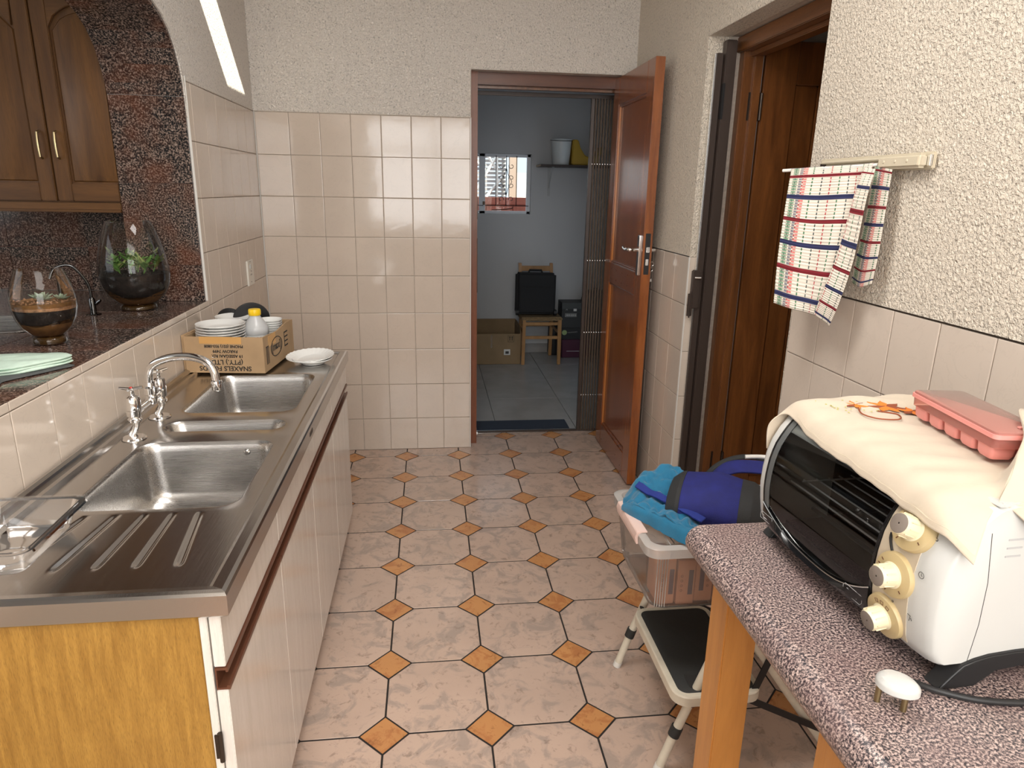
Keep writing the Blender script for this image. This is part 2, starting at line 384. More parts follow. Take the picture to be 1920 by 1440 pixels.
def rbox(lo, hi, name, m, parent=None, bevel=.002, seg=2, smooth=True): return G().box(lo, hi).build(name, m, parent, bevel, smooth, seg=seg)
def piece(me, name, parent, loc, rot=(0, 0, 0)):
    o = bpy.data.objects.new(name, me); COL.objects.link(o); o.parent = parent; o.location = loc; o.rotation_euler = rot; return o
def catmull(pts, n):
    out = []; P = [Vector(p) for p in pts]
    for i in range(len(P)-1):
        a = P[max(i-1, 0)]; b = P[i]; c = P[i+1]; d = P[min(i+2, len(P)-1)]
        for k in range(n):
            t = k/n; out.append(.5*((2*b)+(c-a)*t+(2*a-5*b+4*c-d)*t*t+(-a+3*b-3*c+d)*t**3))
    out.append(P[-1]); return out
def surf(ctrl, nu, nv):
    rows = [catmull(r, nv) for r in ctrl]
    cols = [catmull([r[j] for r in rows], nu) for j in range(len(rows[0]))]
    return [[cols[j][i] for j in range(len(cols))] for i in range(len(cols[0]))]
def clip(poly, ax, val, keep_less):
    out = []
    ins = lambda p: (p[ax] <= val) if keep_less else (p[ax] >= val)
    for i in range(len(poly)):
        a, b = poly[i-1], poly[i]
        if ins(a) != ins(b):
            t = (val-a[ax])/(b[ax]-a[ax]); out.append((a[0]+t*(b[0]-a[0]), a[1]+t*(b[1]-a[1])))
        if ins(b): out.append(b)
    return out
def area(p): return abs(sum(p[i-1][0]*p[i][1]-p[i][0]*p[i-1][1] for i in range(len(p))))/2
def text_mesh(s, size, name, m, parent, T, extrude=.0003, bold=0, spacing=1.0):
    cu = bpy.data.curves.new(name, 'FONT'); cu.body = s; cu.size = size; cu.extrude = extrude; cu.align_x = 'CENTER'; cu.align_y = 'CENTER'; cu.offset = bold; cu.space_character = spacing
    cu.resolution_u = 3
    o = bpy.data.objects.new(name, cu); COL.objects.link(o); bpy.context.view_layer.update()
    me = bpy.data.meshes.new_from_object(o); bpy.data.objects.remove(o); bpy.data.curves.remove(cu)
    me.transform(T); me.materials.clear(); me.materials.append(M[m])
    q = bpy.data.objects.new(name, me); COL.objects.link(q); q.parent = parent; return q
def basis(o, x, y):   # matrix with text plane axes x (reading direction), y (up), origin o
    x = Vector(x).normalized(); y = Vector(y).normalized(); z = x.cross(y)
    return Matrix(((x.x, y.x, z.x, o[0]), (x.y, y.y, z.y, o[1]), (x.z, y.z, z.z, o[2]), (0, 0, 0, 1)))

# ------------------------------------------------------------------ room constants
XR = 1.941; TW, TH = .152, .203; ZT = 1.8121; ZTR = 1.2012; CZ = 2.55; LEDGE = 1.022; WT = .265; DOORT = 2.045
YF = -.9615; YN = -1.827    # side doorway far and near edges in the right wall

# ------------------------------------------------------------------ kitchen floor
def kitchen_floor():
    fl = struct(G().box((0, -5.2, -.06), (2.2, .30, -.0008)).build('floor', 'dark_grout', smooth=False))
    P, ox, oy, d, g = .2945, .7155, -.1138, .0689, .0033
    def put(poly, name, m, c):
        pas = c[0] > 1.0
        poly = clip(poly, 0, .001, False); poly = clip(poly, 0, XR-.001 if not (YN-.2 < c[1] < YF+.2) else 2.19, True) if poly else poly
        poly = clip(poly, 1, .235 if pas else .0, True) if poly else poly
        if len(poly) < 3 or area(poly) < 2e-4: return
        n = len(poly); cx = sum(p[0] for p in poly)/n; cy = sum(p[1] for p in poly)/n
        def sh(k): return [(x+(cx-x)*k, y+(cy-y)*k) for x, y in poly]
        dz = random.uniform(-.0002, .0003); a = sh(.007); b = poly
        me = bpy.data.meshes.new(name)
        vs = [(x-cx, y-cy, -.012) for x, y in b]+[(x-cx, y-cy, -.0009) for x, y in b]+[(x-cx, y-cy, dz) for x, y in a]
        fs = [tuple(range(2*n, 3*n))]+[(r*n+j, r*n+(j+1) % n, (r+1)*n+(j+1) % n, (r+1)*n+j) for r in (0, 1) for j in range(n)]
        me.from_pydata(vs, [], fs); me.update(); me.materials.append(M[m]); piece(me, name, fl, (cx, cy, 0))
    for i in range(-3, 6):
        for j in range(-2, 16):
            cx, cy = ox+i*P, oy-j*P
            e = d-g*1.3
            put([(cx-e, cy), (cx, cy-e), (cx+e, cy), (cx, cy+e)], 'accent_tile', 'diam', (cx, cy))
            cx, cy = cx+P/2, cy-P/2; h = P/2-g*.8; k = P/2-d-g*.2
            put([(cx-h, cy-k), (cx-k, cy-h), (cx+k, cy-h), (cx+h, cy-k), (cx+h, cy+k), (cx+k, cy+h), (cx-k, cy+h), (cx-h, cy+k)], 'octagonal_tile', 'octa', (cx, cy))
    rbox((1.085, .235, -.004), (1.93, .275, .006), 'threshold_strip', 'wire', fl, .002)
    return fl
kitchen_floor()

# ------------------------------------------------------------------ walls with tiles
def tile_mesh(w, h, plane, sgn):
    """a glazed tile of w x h, back at 0, face at sgn*t along the wall normal; plane 'y' (w along x) or 'x' (w along y); origin low corner"""
    t, b = .0065, .0016
    g = G(); r = []
    for ins, dep in ((0, 0), (0, t-b*.8), (b*.5, t-b*.2), (b*1.6, t)):
        q = [(ins, ins), (w-ins, ins), (w-ins, h-ins), (ins, h-ins)]
        r.append([(u, sgn*dep, z) if plane == 'y' else (sgn*dep, u, z) for u, z in q])
    g.ring(r, cap=(False, True))
    me = bpy.data.meshes.new('wall_tile'); me.from_pydata(g.v, [], g.f); me.update(); 
    bm = bmesh.new(); bm.from_mesh(me); bmesh.ops.recalc_face_normals(bm, faces=bm.faces)
    # make sure normals look out of the wall
    f = max(bm.faces, key=lambda f_: f_.calc_area()); nn = f.normal.y if plane == 'y' else f.normal.x
    if nn*sgn < 0: bmesh.ops.reverse_faces(bm, faces=bm.faces)
    bm.to_mesh(me); bm.free()
    me.materials.append(M['wtile']); return me
TM = {}
def lay_tiles(parent, plane, pos, sgn, cuts_u, cuts_z):
    for u0, u1 in zip(cuts_u, cuts_u[1:]):
        for z0, z1 in zip(cuts_z, cuts_z[1:]):
            w, h = round(abs(u1-u0)-.0022, 4), round(abs(z1-z0)-.0022, 4)
            if w < .008 or h < .008: continue
            k = (w, h, plane, sgn)
            if k not in TM: TM[k] = tile_mesh(*k)
            u, z = min(u0, u1)+.0011, min(z0, z1)+.0011
            a = random.gauss(0, .0022); b = random.gauss(0, .0022)
            if plane == 'y': piece(TM[k], 'wall_tile', parent, (u, pos, z), (a, 0, b))
            else: piece(TM[k], 'wall_tile', parent, (pos, u, z), (0, a, b))
rowsZ = [0]+[ZT-TH*k for k in range(8, -1, -1)]
rowsR = [0]+[ZTR-TH*k for k in range(5, -1, -1)]

# back wall
g = G(); g.box((-WT, .006, -.06), (1.082, .25, CZ)); g.box((1.082, .006, DOORT), (2.2, .25, CZ)); g.box((1.935, .006, -.06), (2.2, .25, DOORT))
wb = struct(g.build('wall_back', 'grout', smooth=False))
g = G(); g.box((-.002, .0015, ZT+.001), (1.080, .0062, CZ)); g.box((1.080, .0015, DOORT), (XR+.002, .0062, CZ))
g.box((1.0815, .0062, ZT), (1.0825, .07, DOORT)); g.box((1.082, .0015, DOORT-.002), (1.935, .249, DOORT+.0005))
g.box((1.9342, .0015, 0), (1.9355, .249, DOORT)); g.box((1.0812, .07, 0), (1.0828, .249, DOORT))
g.build('plaster_finish', 'plaster', wb, smooth=False)
us = [.004, .1673]+[.1673+TW*k for k in range(1, 7)]; us[-1] = 1.0785
lay_tiles(wb, 'y', .0065, -1, us, rowsZ)
rbox((1.0785, -.0005, .001), (1.0835, .05, ZT), 'corner_bead', 'white_trim', wb, .001)
rbox((.0005, -.0015, .001), (.0045, .003, ZT), 'corner_joint', 'white_trim', wb, 0)
rbox((.0, -.001, ZT), (1.0835, .003, ZT+.003), 'top_joint', 'grout', wb, 0)

# left wall: arched hatch profile in the Y-Z plane
arch = [(-.992, LEDGE), (-.992, 1.68), (-1.003, 1.80), (-1.022, 1.86), (-1.050, 1.912), (-1.092, 1.957), (-1.148, 1.992), (-1.215, 2.015), (-1.31, 2.035), (-1.45, 2.05), (-1.7, 2.065), (-2.3, 2.075), (-3.3, 2.075), (-4.3, 2.05), (-4.45, 1.95), (-4.5, 1.8), (-4.5, LEDGE)]
wl = sempty('wall_left')
g = G(); g.prism([(.25, -.06), (.25, CZ), (-.992+.0, CZ)]+[(-.992, 1.68)]+[(-.992, -.06)], 'x', -WT, -.006)
for a, b in zip(arch[1:-1], arch[2:-1]): g.prism([(a[0], a[1]), (a[0], CZ), (b[0], CZ), (b[0], b[1])], 'x', -WT, -.006)
g.prism([(-4.5, -.06), (-4.5, CZ), (-5.2, CZ), (-5.2, -.06)], 'x', -WT, -.006)
g.box((-WT, -4.5, -.06), (-.006, -.992, LEDGE-.02))
g.build('masonry', 'plaster_smooth', wl, smooth=False)
g = G()   # textured plaster skin on the kitchen side
g.prism([(0, ZT+.001), (0, CZ), (-.992, CZ), (-.992, 1.80), (-.990, ZT+.001)], 'x', -.006, -.0015)
for a, b in zip(arch[1:-1], arch[2:-1]):
    lo = [(max(a[1], 0)), (max(b[1], 0))]
    g.prism([(a[0], lo[0]), (a[0], CZ), (b[0], CZ), (b[0], lo[1])], 'x', -.006, -.0015)
g.prism([(-4.5, LEDGE), (-4.5, CZ), (-5.2, CZ), (-5.2, LEDGE)], 'x', -.006, -.0015)
g.build('plaster_finish', 'plaster', wl, smooth=False)
g = G(); g.box((-.0065, -5.2, 0), (-.006+.0002, -.0, 1.0)); g.box((-.0065, -.985, 1.0), (-.0058, 0, ZT)); g.build('tile_backing', 'grout', wl, smooth=False)
yl = -2.3115
ys = [yl+TW*k for k in range(-15, 16)]
ysp = [-.9855]+[y for y in ys if -.97 < y < -.04]+[-.004]
lay_tiles(wl, 'x', -.0065, 1, ysp, rowsZ[4:])
lay_tiles(wl, 'x', -.0065, 1, ysp, rowsZ[:5])
lay_tiles(wl, 'x', -.0065, 1, [y for y in ys if -4.6 < y < -.985]+[-.9855], [ZT-6*TH, ZT-5*TH, ZT-4*TH])
lay_tiles(wl, 'x', -.0065, 1, [y for y in ys if -4.6 < y < -.985]+[-.9855], [ZT-4*TH, LEDGE])
rbox((-.007, -.9925, LEDGE), (.0008, -.9865, 1.83), 'corner_bead', 'white_trim', wl, .001)
rbox((-.004, -.986, ZT), (.0008, -.001, ZT+.003), 'top_joint', 'grout', wl, 0)
# granite lining slabs of the arch reveal and soffit
def slab(poly, ax, a, b, parent=wl): return G().prism(poly, ax, a, b).build('granite_slab', 'granite', parent, .0008, seg=1)
zs = [LEDGE+.001, 1.16, 1.459, 1.759]
for z0, z1 in zip(zs, zs[1:]): rbox((-WT, -.9925, z0), (-.0065, -.984-.02, z1-.0015), 'granite_slab', 'granite', wl, .0006)
dense = [(-.992, 1.759)]+[tuple(p) for p in [(-.9975, 1.80), (-1.022, 1.86), (-1.050, 1.912), (-1.092, 1.957), (-1.148, 1.992), (-1.215, 2.015), (-1.31, 2.035), (-1.45, 2.05), (-1.7, 2.065), (-2.0, 2.07), (-2.3, 2.075)]]
for a, b in zip(dense, dense[1:]):
    d = Vector((b[0]-a[0], b[1]-a[1])).normalized(); nrm = Vector((-d.y, d.x)) if -d.y < 0 else Vector((d.y, -d.x))
    nrm = Vector((d.y, -d.x)) if (Vector((d.y, -d.x)).x < 0 or Vector((d.y, -d.x)).y < 0) else Vector((-d.y, d.x))
    q = .0012; a2 = (a[0]+d.x*q, a[1]+d.y*q)
    slab([a2, b, (b[0]+nrm.x*.012, b[1]+nrm.y*.012), (a2[0]+nrm.x*.012, a2[1]+nrm.y*.012)], 'x', -WT, -.0065)
rbox((-WT+.0005, -.994, LEDGE), (-.007, -.991, 1.76), 'slab_joint', 'ggrout', wl, 0)

# right wall with a doorway
g = G(); g.box((XR+.006, YF, -.06), (2.16, .006, CZ)); g.box((XR+.006, -5.2, -.06), (2.16, YN, CZ)); g.box((XR+.006, YN, DOORT), (2.16, YF, CZ))
wr = struct(g.build('wall_right', 'grout', smooth=False))
g = G()
g.box((XR+.0015, YF+.001, ZTR+.001), (XR+.0062, .004, CZ)); g.box((XR+.0015, -5.2, ZTR+.001), (XR+.0062, YN-.001, CZ)); g.box((XR+.0015, YN-.001, DOORT), (XR+.0062, YF+.001, CZ))
g.box((XR+.0015, YN-.001, DOORT-.002), (2.03, YF+.001, DOORT+.0005)); g.box((XR+.0015, YF-.002, ZTR+.001), (2.03, YF+.0005, DOORT)); g.box((XR+.0015, YN-.0005, 0), (2.03, YN+.002, DOORT))
g.build('plaster_finish', 'plaster_warm_lit', wr, smooth=False)
lay_tiles(wr, 'x', XR+.0065, -1, [YF+.003, -.8024, -.6504, -.4984, -.3464, -.1944, -.0424, -.003], rowsR)
yr = [YN-.003]+[-2.1311+TW*k for k in (1, 0)]+[-2.1311-TW*k for k in range(1, 17)]
lay_tiles(wr, 'x', XR+.0065, -1, yr, rowsR)
for z0, z1 in zip(rowsR, rowsR[1:]): rbox((XR+.003, YF-.007, z0+.001), (1.975, YF-.0005, z1-.001), 'reveal_tile', 'wtile', wr, .001, 1)
rbox((XR-.0008, YF-.007, .001), (XR+.004, YF+.003, ZTR), 'corner_bead', 'white_trim', wr, .001)
rbox((XR-.0005, YF, ZTR), (XR+.003, 0, ZTR+.003), 'top_joint', 'dark_chrome', wr, 0)
rbox((XR-.0005, -5.2, ZTR), (XR+.003, YN-.002, ZTR+.003), 'top_joint', 'dark_chrome', wr, 0)

# rear wall with window, ceiling with skylight
g = G(); g.box((-WT, -5.4, -.06), (.1, -5.2, CZ)); g.box((1.8, -5.4, -.06), (2.16, -5.2, CZ)); g.box((.1, -5.4, -.06), (1.8, -5.2, .95)); g.box((.1, -5.4, 2.28), (1.8, -5.2, CZ))
struct(g.build('wall_rear', 'plaster_smooth', smooth=False))
w2 = sempty('window_2')
for a, b in (((.1, .95), (.15, 2.28)), ((1.75, .95), (1.8, 2.28)), ((.1, .95), (1.8, 1.0)), ((.1, 2.23), (1.8, 2.28)), ((.92, .95), (.97, 2.28)), ((.1, 1.85), (1.8, 1.9))):
    rbox((a[0], -5.27, a[1]), (b[0], -5.23, b[1]), 'window_frame', 'white_trim', w2, .003)
g = G(); SK = (.35, 1.16, -1.19, -.875)
g.box((-2.4, -5.4, CZ), (SK[0], .25, CZ+.02)); g.box((SK[1], -5.4, CZ), (4.0, .25, CZ+.02)); g.box((SK[0], -5.4, CZ), (SK[1], SK[2], CZ+.02)); g.box((SK[0], SK[3], CZ), (SK[1], .25, CZ+.02))
struct(g.build('ceiling', 'ceiling', smooth=False))

# ------------------------------------------------------------------ the kitchen beyond the hatch
g = G(); g.box((-2.3, -.70, -.06), (-WT, -.55, CZ)); g.box((-2.3, -5.4, -.06), (-WT, -5.2, CZ))
wk = struct(g.build('wall_kitchen', 'plaster_smooth', smooth=False))
g = G(); g.box((-2.5, -5.4, -.06), (-2.3, -3.5, CZ)); g.box((-2.5, -1.7, -.06), (-2.3, -.55, CZ)); g.box((-2.5, -3.5, -.06), (-2.3, -1.7, 1.1)); g.box((-2.5, -3.5, 2.2), (-2.3, -1.7, CZ))
struct(g.build('wall_kitchen_side', 'plaster_smooth', smooth=False))
struct(G().box((-2.3, -5.2, -.06), (-WT, -.7, 0)).build('floor_kitchen', 'octa', smooth=False))
for i in range(6):
    x1 = -WT-.002-i*.3 if i == 0 else -.54-(i-1)*.3; x0 = -.54-i*.3
    for z0, z1 in ((LEDGE+.001, 1.20), (1.2015, 1.5)):
        rbox((x0+.0015, -.712, z0), (x1, -.70, z1-.0015), 'granite_slab', 'granite', wk, .0006)
# granite worktop: separate slabs with joints, round-ended inset basin
wt = thing('granite_worktop', 'dark brown polished granite ledge running through the hatch opening', 'worktop')
BX = (-.92, -.345, -1.60, -1.33)      # basin hole
def wslab(x0, y0, x1, y1): rbox((x0+.0009, y0+.0009, LEDGE-.019), (x1-.0009, y1-.0009, LEDGE), 'granite_slab', 'granite', wt, .0008, 1)
yj = [-4.5, -4.2, -3.9, -3.6, -3.3, -3.0, -2.7, -2.4, -2.14, -1.843, -1.541, -1.24, -.9935]
for y0, y1 in zip(yj, yj[1:]):
    wslab(-WT-.04, y0, -.0005, y1)
    if y1 <= -1.84 or y0 >= -1.25: wslab(-.92, y0, -WT-.04, y1)
wslab(-.92, -1.843, -WT-.04, BX[2]-.0); wslab(-.345, BX[2], -WT-.04, BX[3]); wslab(-.92, BX[3], -WT-.04, -1.24); wslab(-.92, -.9935, -WT-.0, -.714)
# inset basin
ib = thing('inset_basin', 'stainless steel basin sunk in the granite ledge at the far left', 'sink', ((BX[0]+BX[1])/2, (BX[2]+BX[3])/2, LEDGE))
def rrect(hx, hy, r, z, n=6, cx=0, cy=0):
    out = []
    for sx, sy, a0 in ((1, 1, 0), (-1, 1, PI/2), (-1, -1, PI), (1, -1, 3*PI/2)):
        for k in range(n+1):
            a = a0+PI/2*k/n; out.append((cx+sx*(hx-r)+r*math.cos(a), cy+sy*(hy-r)+r*math.sin(a), z))
    return out
hx, hy = (BX[1]-BX[0])/2, (BX[3]-BX[2])/2
G().ring([rrect(hx+.012, hy+.012, .07, .001), rrect(hx+.010, hy+.010, .07, .004), rrect(hx-.006, hy-.006, .065, .004), rrect(hx-.012, hy-.012, .06, -.003), rrect(hx-.02, hy-.02, .06, -.10), rrect(hx-.05, hy-.05, .04, -.12), rrect(.02, .02, .015, -.122)], cap=(False, True)).build('bowl', 'steel_x', ib, fix=False)
G().lathe([(.001, .001), (.022, .001), (.024, -.001)], (0, 0, -.121), 20).build('drain', 'chrome', ib)

# wall cupboard above the ledge
cb = thing('wall_cupboard', 'honey brown wooden wall cupboard with two arched panel doors', 'cupboard', (-.62, -.98, 1.362))
rbox((-.55, .0, 0), (.352, .265, 1.1), 'carcass', 'oak', cb, .001)
rbox((-.55, -.022, -.004), (.352, .002, .022), 'bottom_rail', 'oak_x', cb, .003)
rbox((-.55, -.030, -.012), (.352, .01, -.003), 'moulding', 'oak_x', cb, .003)
def cup_door(x0, x1, wfull, left_open, hx_):
    # door occupying x0..x1 ; stiles .058 ; arched raised panel
    z0, z1 = .028, .735; y0 = -.022
    d = G().box((x0, y0+.013, z0), (x1, y0+.021, z1)).build('door', 'oak', cb, .001)
    st = .052; xs0 = x0+st; xs1 = (x1-st) if wfull else x1
    g_ = G(); g_.box((x0, y0, z0), (xs0, y0+.0135, z1))
    if wfull: g_.box((xs1, y0, z0), (x1, y0+.0135, z1))
    g_.build('stile', 'oak', d, .0025)
    rbox((xs0, y0, z0), (xs1, y0+.0135, z0+.062), 'rail', 'oak_x', d, .0025)
    xc = x0+.165; poly = [(xs0, z1), (xs0, z1-.13)]
    for k in range(9):
        t = k/8; xx = xs0+(min(2*(xc-xs0), xs1-xs0))*t if wfull else xs0+(xs1-xs0)*t
        u = (xx-xs0)/(2*(xc-xs0)); poly.append((xx, z1-.13+.075*max(0, math.sin(PI*min(1, u)))**.6))
    poly += [(xs1, z1)]
    G().prism(poly[::-1], 'y', y0, y0+.0135).build('arched_rail', 'oak_x', d, .002, seg=1)
    g_ = G(); a, b = .014, .034
    q = lambda ins: [(xs0+ins, z0+.062+ins)]+[(xs1-(ins if wfull else 0), z0+.062+ins)]+[(xs1-(ins if wfull else 0), z1-.14)]+[(xs0+ins+(xs1-xs0-2*ins)*t, z1-.13-ins+.06*math.sin(PI*(t if wfull else t*.65))**.6) for t in (.8, .6, .4, .2)]+[(xs0+ins, z1-.14)]
    g_.ring([[(x, y0+.0128, z) for x, z in q(.006)], [(x, y0+.0085, z) for x, z in q(.010)], [(x, y0+.0080, z) for x, z in q(a)], [(x, y0+.0012, z) for x, z in q(b)]], cap=(False, True))
    g_.build('raised_panel', 'oak', d)
    h = G(); h.tube([(hx_, y0, .175), (hx_, y0-.014, .180), (hx_, y0-.017, .21), (hx_, y0-.017, .235), (hx_, y0-.014, .262), (hx_, y0, .267)], .0042, 8); h.build('handle', 'brass', d)
cup_door(-.205, .1335, True, True, .108)
cup_door(.1395, .3515, False, False, .166)
cup_door(-.545, -.211, True, True, -.52)

rbox((-.55, -.020, .740), (.352, .0, .80), 'top_rail', 'oak_x', cb, .003)
rbox((-2.0, -.7035, LEDGE), (-WT-.001, -.701, 1.5), 'slab_joint', 'ggrout', wk, 0)
# ------------------------------------------------------------------ laundry room beyond the back door
g = G(); g.box((.2, 2.42, -.06), (.6, 2.62, CZ)); g.box((1.752, 2.42, -.06), (2.9, 2.62, CZ)); g.box((.6, 2.42, -.06), (1.752, 2.62, 1.255)); g.box((.6, 2.42, 1.76), (1.752, 2.62, CZ))
wlb = struct(g.build('wall_laundry_back', 'laundry_wall', smooth=False))
rbox((.2, 2.408, 0), (2.6, 2.4195, .085), 'skirting_tile', 'laundry_tile', wlb, .001)
struct(G().box((.2, .25, -.06), (.3, 2.42, CZ)).build('wall_laundry_left', 'laundry_wall', smooth=False))
g = G(); g.box((2.6, .25, -.06), (2.7, .7, CZ)); g.box((2.6, 1.6, -.06), (2.7, 2.42, CZ)); g.box((2.6, .7, 2.05), (2.7, 1.6, CZ)); struct(g.build('wall_laundry_right', 'laundry_wall', smooth=False))
struct(G().box((2.2, .25, -.06), (2.6, .27, CZ)).build('wall_laundry_front', 'laundry_wall', smooth=False))
struct(G().box((.2, .25, 2.45), (2.7, 2.62, 2.47)).build('ceiling_laundry', 'ceiling', smooth=False))
lf = struct(G().box((.3, .27, -.06), (2.7, 2.42, -.004)).build('floor_laundry', 'dark_grout', smooth=False))
xs = [.3, .765, 1.27, 1.775, 2.28, 2.59]; yy = [.275, .46, .955, 1.45, 1.945, 2.405]
for a, b in zip(xs, xs[1:]):
    for c, d in zip(yy, yy[1:]):
        rbox((a+.0015, c+.0015, -.012), (b-.0015, d-.0015, 0), 'floor_tile', 'laundry_tile', lf, .001, 1)
tag(rbox((3.5, -1.2, -.06), (3.7, 3.6, 3.4), 'sun_block_wall', 'ext_white', None, .004), 'tall pale unseen wall added as a sun block outside the open laundry side door', 'wall')  # unseen wall, added to keep direct sun out of the laundry
# window with frame and bars
wn = sempty('window_1')
for x0, x1, z0, z1, dy in ((.6, 1.752, 1.255, 1.28, 0), (.6, 1.752, 1.735, 1.76, 0), (1.72, 1.752, 1.255, 1.76, 0), (.6, .63, 1.255, 1.76, 0), (1.30, 1.352, 1.255, 1.76, 0), (.93, .96, 1.255, 1.76, 0)):
    rbox((x0, 2.455, z0), (x1, 2.50, z1), 'window_frame', 'alu', wn, .003)
g = G(); g.box((1.352, 2.475, 1.28), (1.72, 2.478, 1.735)); g.box((.96, 2.475, 1.28), (1.30, 2.478, 1.735)); g.box((.63, 2.475, 1.28), (.93, 2.478, 1.735)); g.build('pane', 'clear', wn, smooth=False)
rbox((1.33, 2.445, 1.33), (1.35, 2.458, 1.36), 'catch', 'dark_chrome', wn, .002)
G().tube([(1.41, 2.44, 1.287), (1.50, 2.435, 1.292), (1.58, 2.435, 1.30), (1.60, 2.44, 1.312)], .004, 6).build('stay_bar', 'dark_chrome', wn)
bars = thing('burglar_bars', 'black wrought iron scroll burglar bars in the laundry window', 'burglar bars', (1.35, 2.435, 1.26))
def scroll(cx, cz, r, s, up):   # a C scroll
    pts = [(cx+s*r*(1-.07*k)*math.cos(a), 0, cz+up*r*(1-.07*k)*math.sin(a)) for k, a in enumerate([-.3+.55*i for i in range(11)])]; return pts
for x0 in (.0, -.40):
    for dx in (.095, .185, .275): G().tube([(x0+dx, 0, .065), (x0+dx, 0, .485)], .0036, 6).build('bar', 'iron', bars)
    G().tube([(x0+.0, 0, .065), (x0+.385, 0, .065)], .0032, 6).build('crossbar', 'iron', bars)
    g = G()
    for s in (-1, 1):
        for cz, up in ((.40, -1), (.30, 1), (.24, -1), (.12, 1)):
            g.tube([Vector(p) for p in scroll(x0+.185+s*.045, cz, .026, -s, up)], .0026, 5)
        g.tube([(x0+.185, 0, .385), (x0+.185+s*.015, 0, .33), (x0+.185+s*.05, 0, .27), (x0+.185+s*.015, 0, .21), (x0+.185, 0, .15)], .0026, 5)
    g.build('scroll_work', 'iron', bars)
# exterior seen through the laundry window
pw = thing('parapet_wall', 'red painted brick parapet outside the laundry window', 'wall', (1.2, 4.2, 0))
for r in range(8):
    for c in range(12): rbox((-1.8+c*.30+(r % 2)*.15, -.1, .70+r*.086), (-1.8+c*.30+.29+(r % 2)*.15, .1, .70+r*.086+.078), 'brick', 'brick', pw, .004, 1)
rbox((-1.8, -.08, -.06), (2.0, .08, 1.36), 'core', 'brick', pw, 0)
lb = thing('louvred_screen', 'grey slatted screen with a white diagonal truss outside the window', 'screen', (.6, 5.4, 0))
for k in range(34): rbox((-1.0, -.02, .9+k*.05), (1.25, .02, .932+k*.05), 'slat', 'ext_grey', lb, .003, 1)
rbox((-1.0, .025, 0), (-.95, .06, 2.6), 'post', 'ext_steel', lb, .003); rbox((1.2, .025, 0), (1.25, .06, 2.6), 'post', 'ext_steel', lb, .003)
for a, b in (((.1, 1.1), (.9, 2.3)), ((.7, 1.95), (.98, 1.70)), ((.75, 1.30), (1.20, 1.98)), ((.85, 1.20), (1.20, 1.62)), ((1.13, 1.0), (1.13, 2.6)), ((.95, 1.98), (1.12, 1.72))):
    G().tube([(a[0], -.045, a[1]), (b[0], -.045, b[1])], .018, 4).build('strut', 'ext_steel', lb)
tag(rbox((1.875, 5.2, 0), (1.975, 5.3, 3.2), 'exterior_column', 'ext_tan', None, .004), 'tan column beside the slatted screen outside', 'column')
tag(rbox((1.99, 5.6, 0), (3.4, 5.8, 1.68), 'exterior_wall', 'ext_white', None, .004), 'sunlit white garden wall outside the laundry window', 'wall')
struct(G().box((-8, 2.62, -.1), (12, 20, -.06)).build('ground', 'ext_grey', smooth=False))

# ------------------------------------------------------------------ back door: frame, leaf, folding gate
t1 = sempty('trim_1')
rbox((1.083, .065, 0), (1.121, .135, DOORT), 'jamb', 'jamb_wood', t1, .002)
rbox((1.893, .065, 0), (1.934, .135, DOORT), 'jamb', 'jamb_wood', t1, .002)
rbox((1.121, .065, DOORT-.062), (1.893, .135, DOORT-.003), 'head', 'head_wood', t1, .002)
rbox((1.121, .100, DOORT-.075), (1.893, .134, DOORT-.062), 'stop', 'frame_wood', t1, .002)
rbox((1.1195, .066, 1.30), (1.1235, .10, 1.42), 'strike_plate', 'dark_chrome', t1, .001)
rbox((1.1195, .066, .90), (1.1235, .10, 1.20), 'strike_plate', 'dark_chrome', t1, .001)

d1 = sempty('door_1', (1.872, .075, .010))     # leaf opened 90 degrees, face towards -X; local y runs towards the viewer (negative)
L, H, T = .685, 2.02, .044
# the leaf in local coordinates: x from -T/2 .. T/2, y from 0 .. -L, z 0..H
def dbox(y0, y1, z0, z1, name, m, x0=-T/2, x1=T/2, par=d1, bev=.002): return rbox((x0, -y1, z0), (x1, -y0, z1), name, m, par, bev)
ST = .105
dbox(0, ST, 0, H, 'stile', 'door_wood'); dbox(L-ST, L, 0, H, 'stile', 'door_wood')
for z0, z1 in ((H-.135, H), (.965, 1.075), (0, .13)): dbox(ST, L-ST, z0, z1, 'rail', 'door_wood_x')
for z0, z1 in ((1.075, H-.135), (.13, .965)):
    dbox(ST-.002, L-ST+.002, z0-.002, z1+.002, 'panel', 'door_wood', -.009, .009)
    for a, b, c, e, m in ((ST, ST+.014, z0, z1, 'door_orange'), (L-ST-.014, L-ST, z0, z1, 'door_wood'), (ST, L-ST, z0, z0+.014, 'door_wood_x'), (ST, L-ST, z1-.014, z1, 'door_wood_x')):
        G().prism([(-T/2+.001, 0), (-T/2+.001, .003), (-.010, .014), (-.006, .014), (-.006, 0)], 'y', 0, 1) if False else None
        dbox(a, b, c, e, 'moulding', m, -T/2+.004, -.008, bev=.004)
g = G()
for k in range(5):
    for z in (1.045, .992): 
        y = ST+.04+k*.105; g.lathe([(.0035, 0), (.0035, .0012)], (0, 0, 0), 8, Matrix.Translation((-T/2-.001, -y, z)) @ Matrix.Rotation(PI/2, 4, 'Y'), cap=(True, True))
    g.lathe([(.003, 0), (.003, .0012)], (0, 0, 0), 8, Matrix.Translation((-T/2-.001, -(ST+.03+k*.10), .045+.02*(k % 2))) @ Matrix.Rotation(PI/2, 4, 'Y'), cap=(True, True))
o = g.build('screw_holes', 'dark_chrome', d1); o['kind'] = 'stuff'
dbox(L-.072, L-.040, 1.065, 1.255, 'handle_plate', 'chrome', -T/2-.007, -T/2, bev=.003)
dbox(L-.072, L-.040, 1.065, 1.255, 'handle_plate', 'chrome', T/2, T/2+.007, bev=.003)
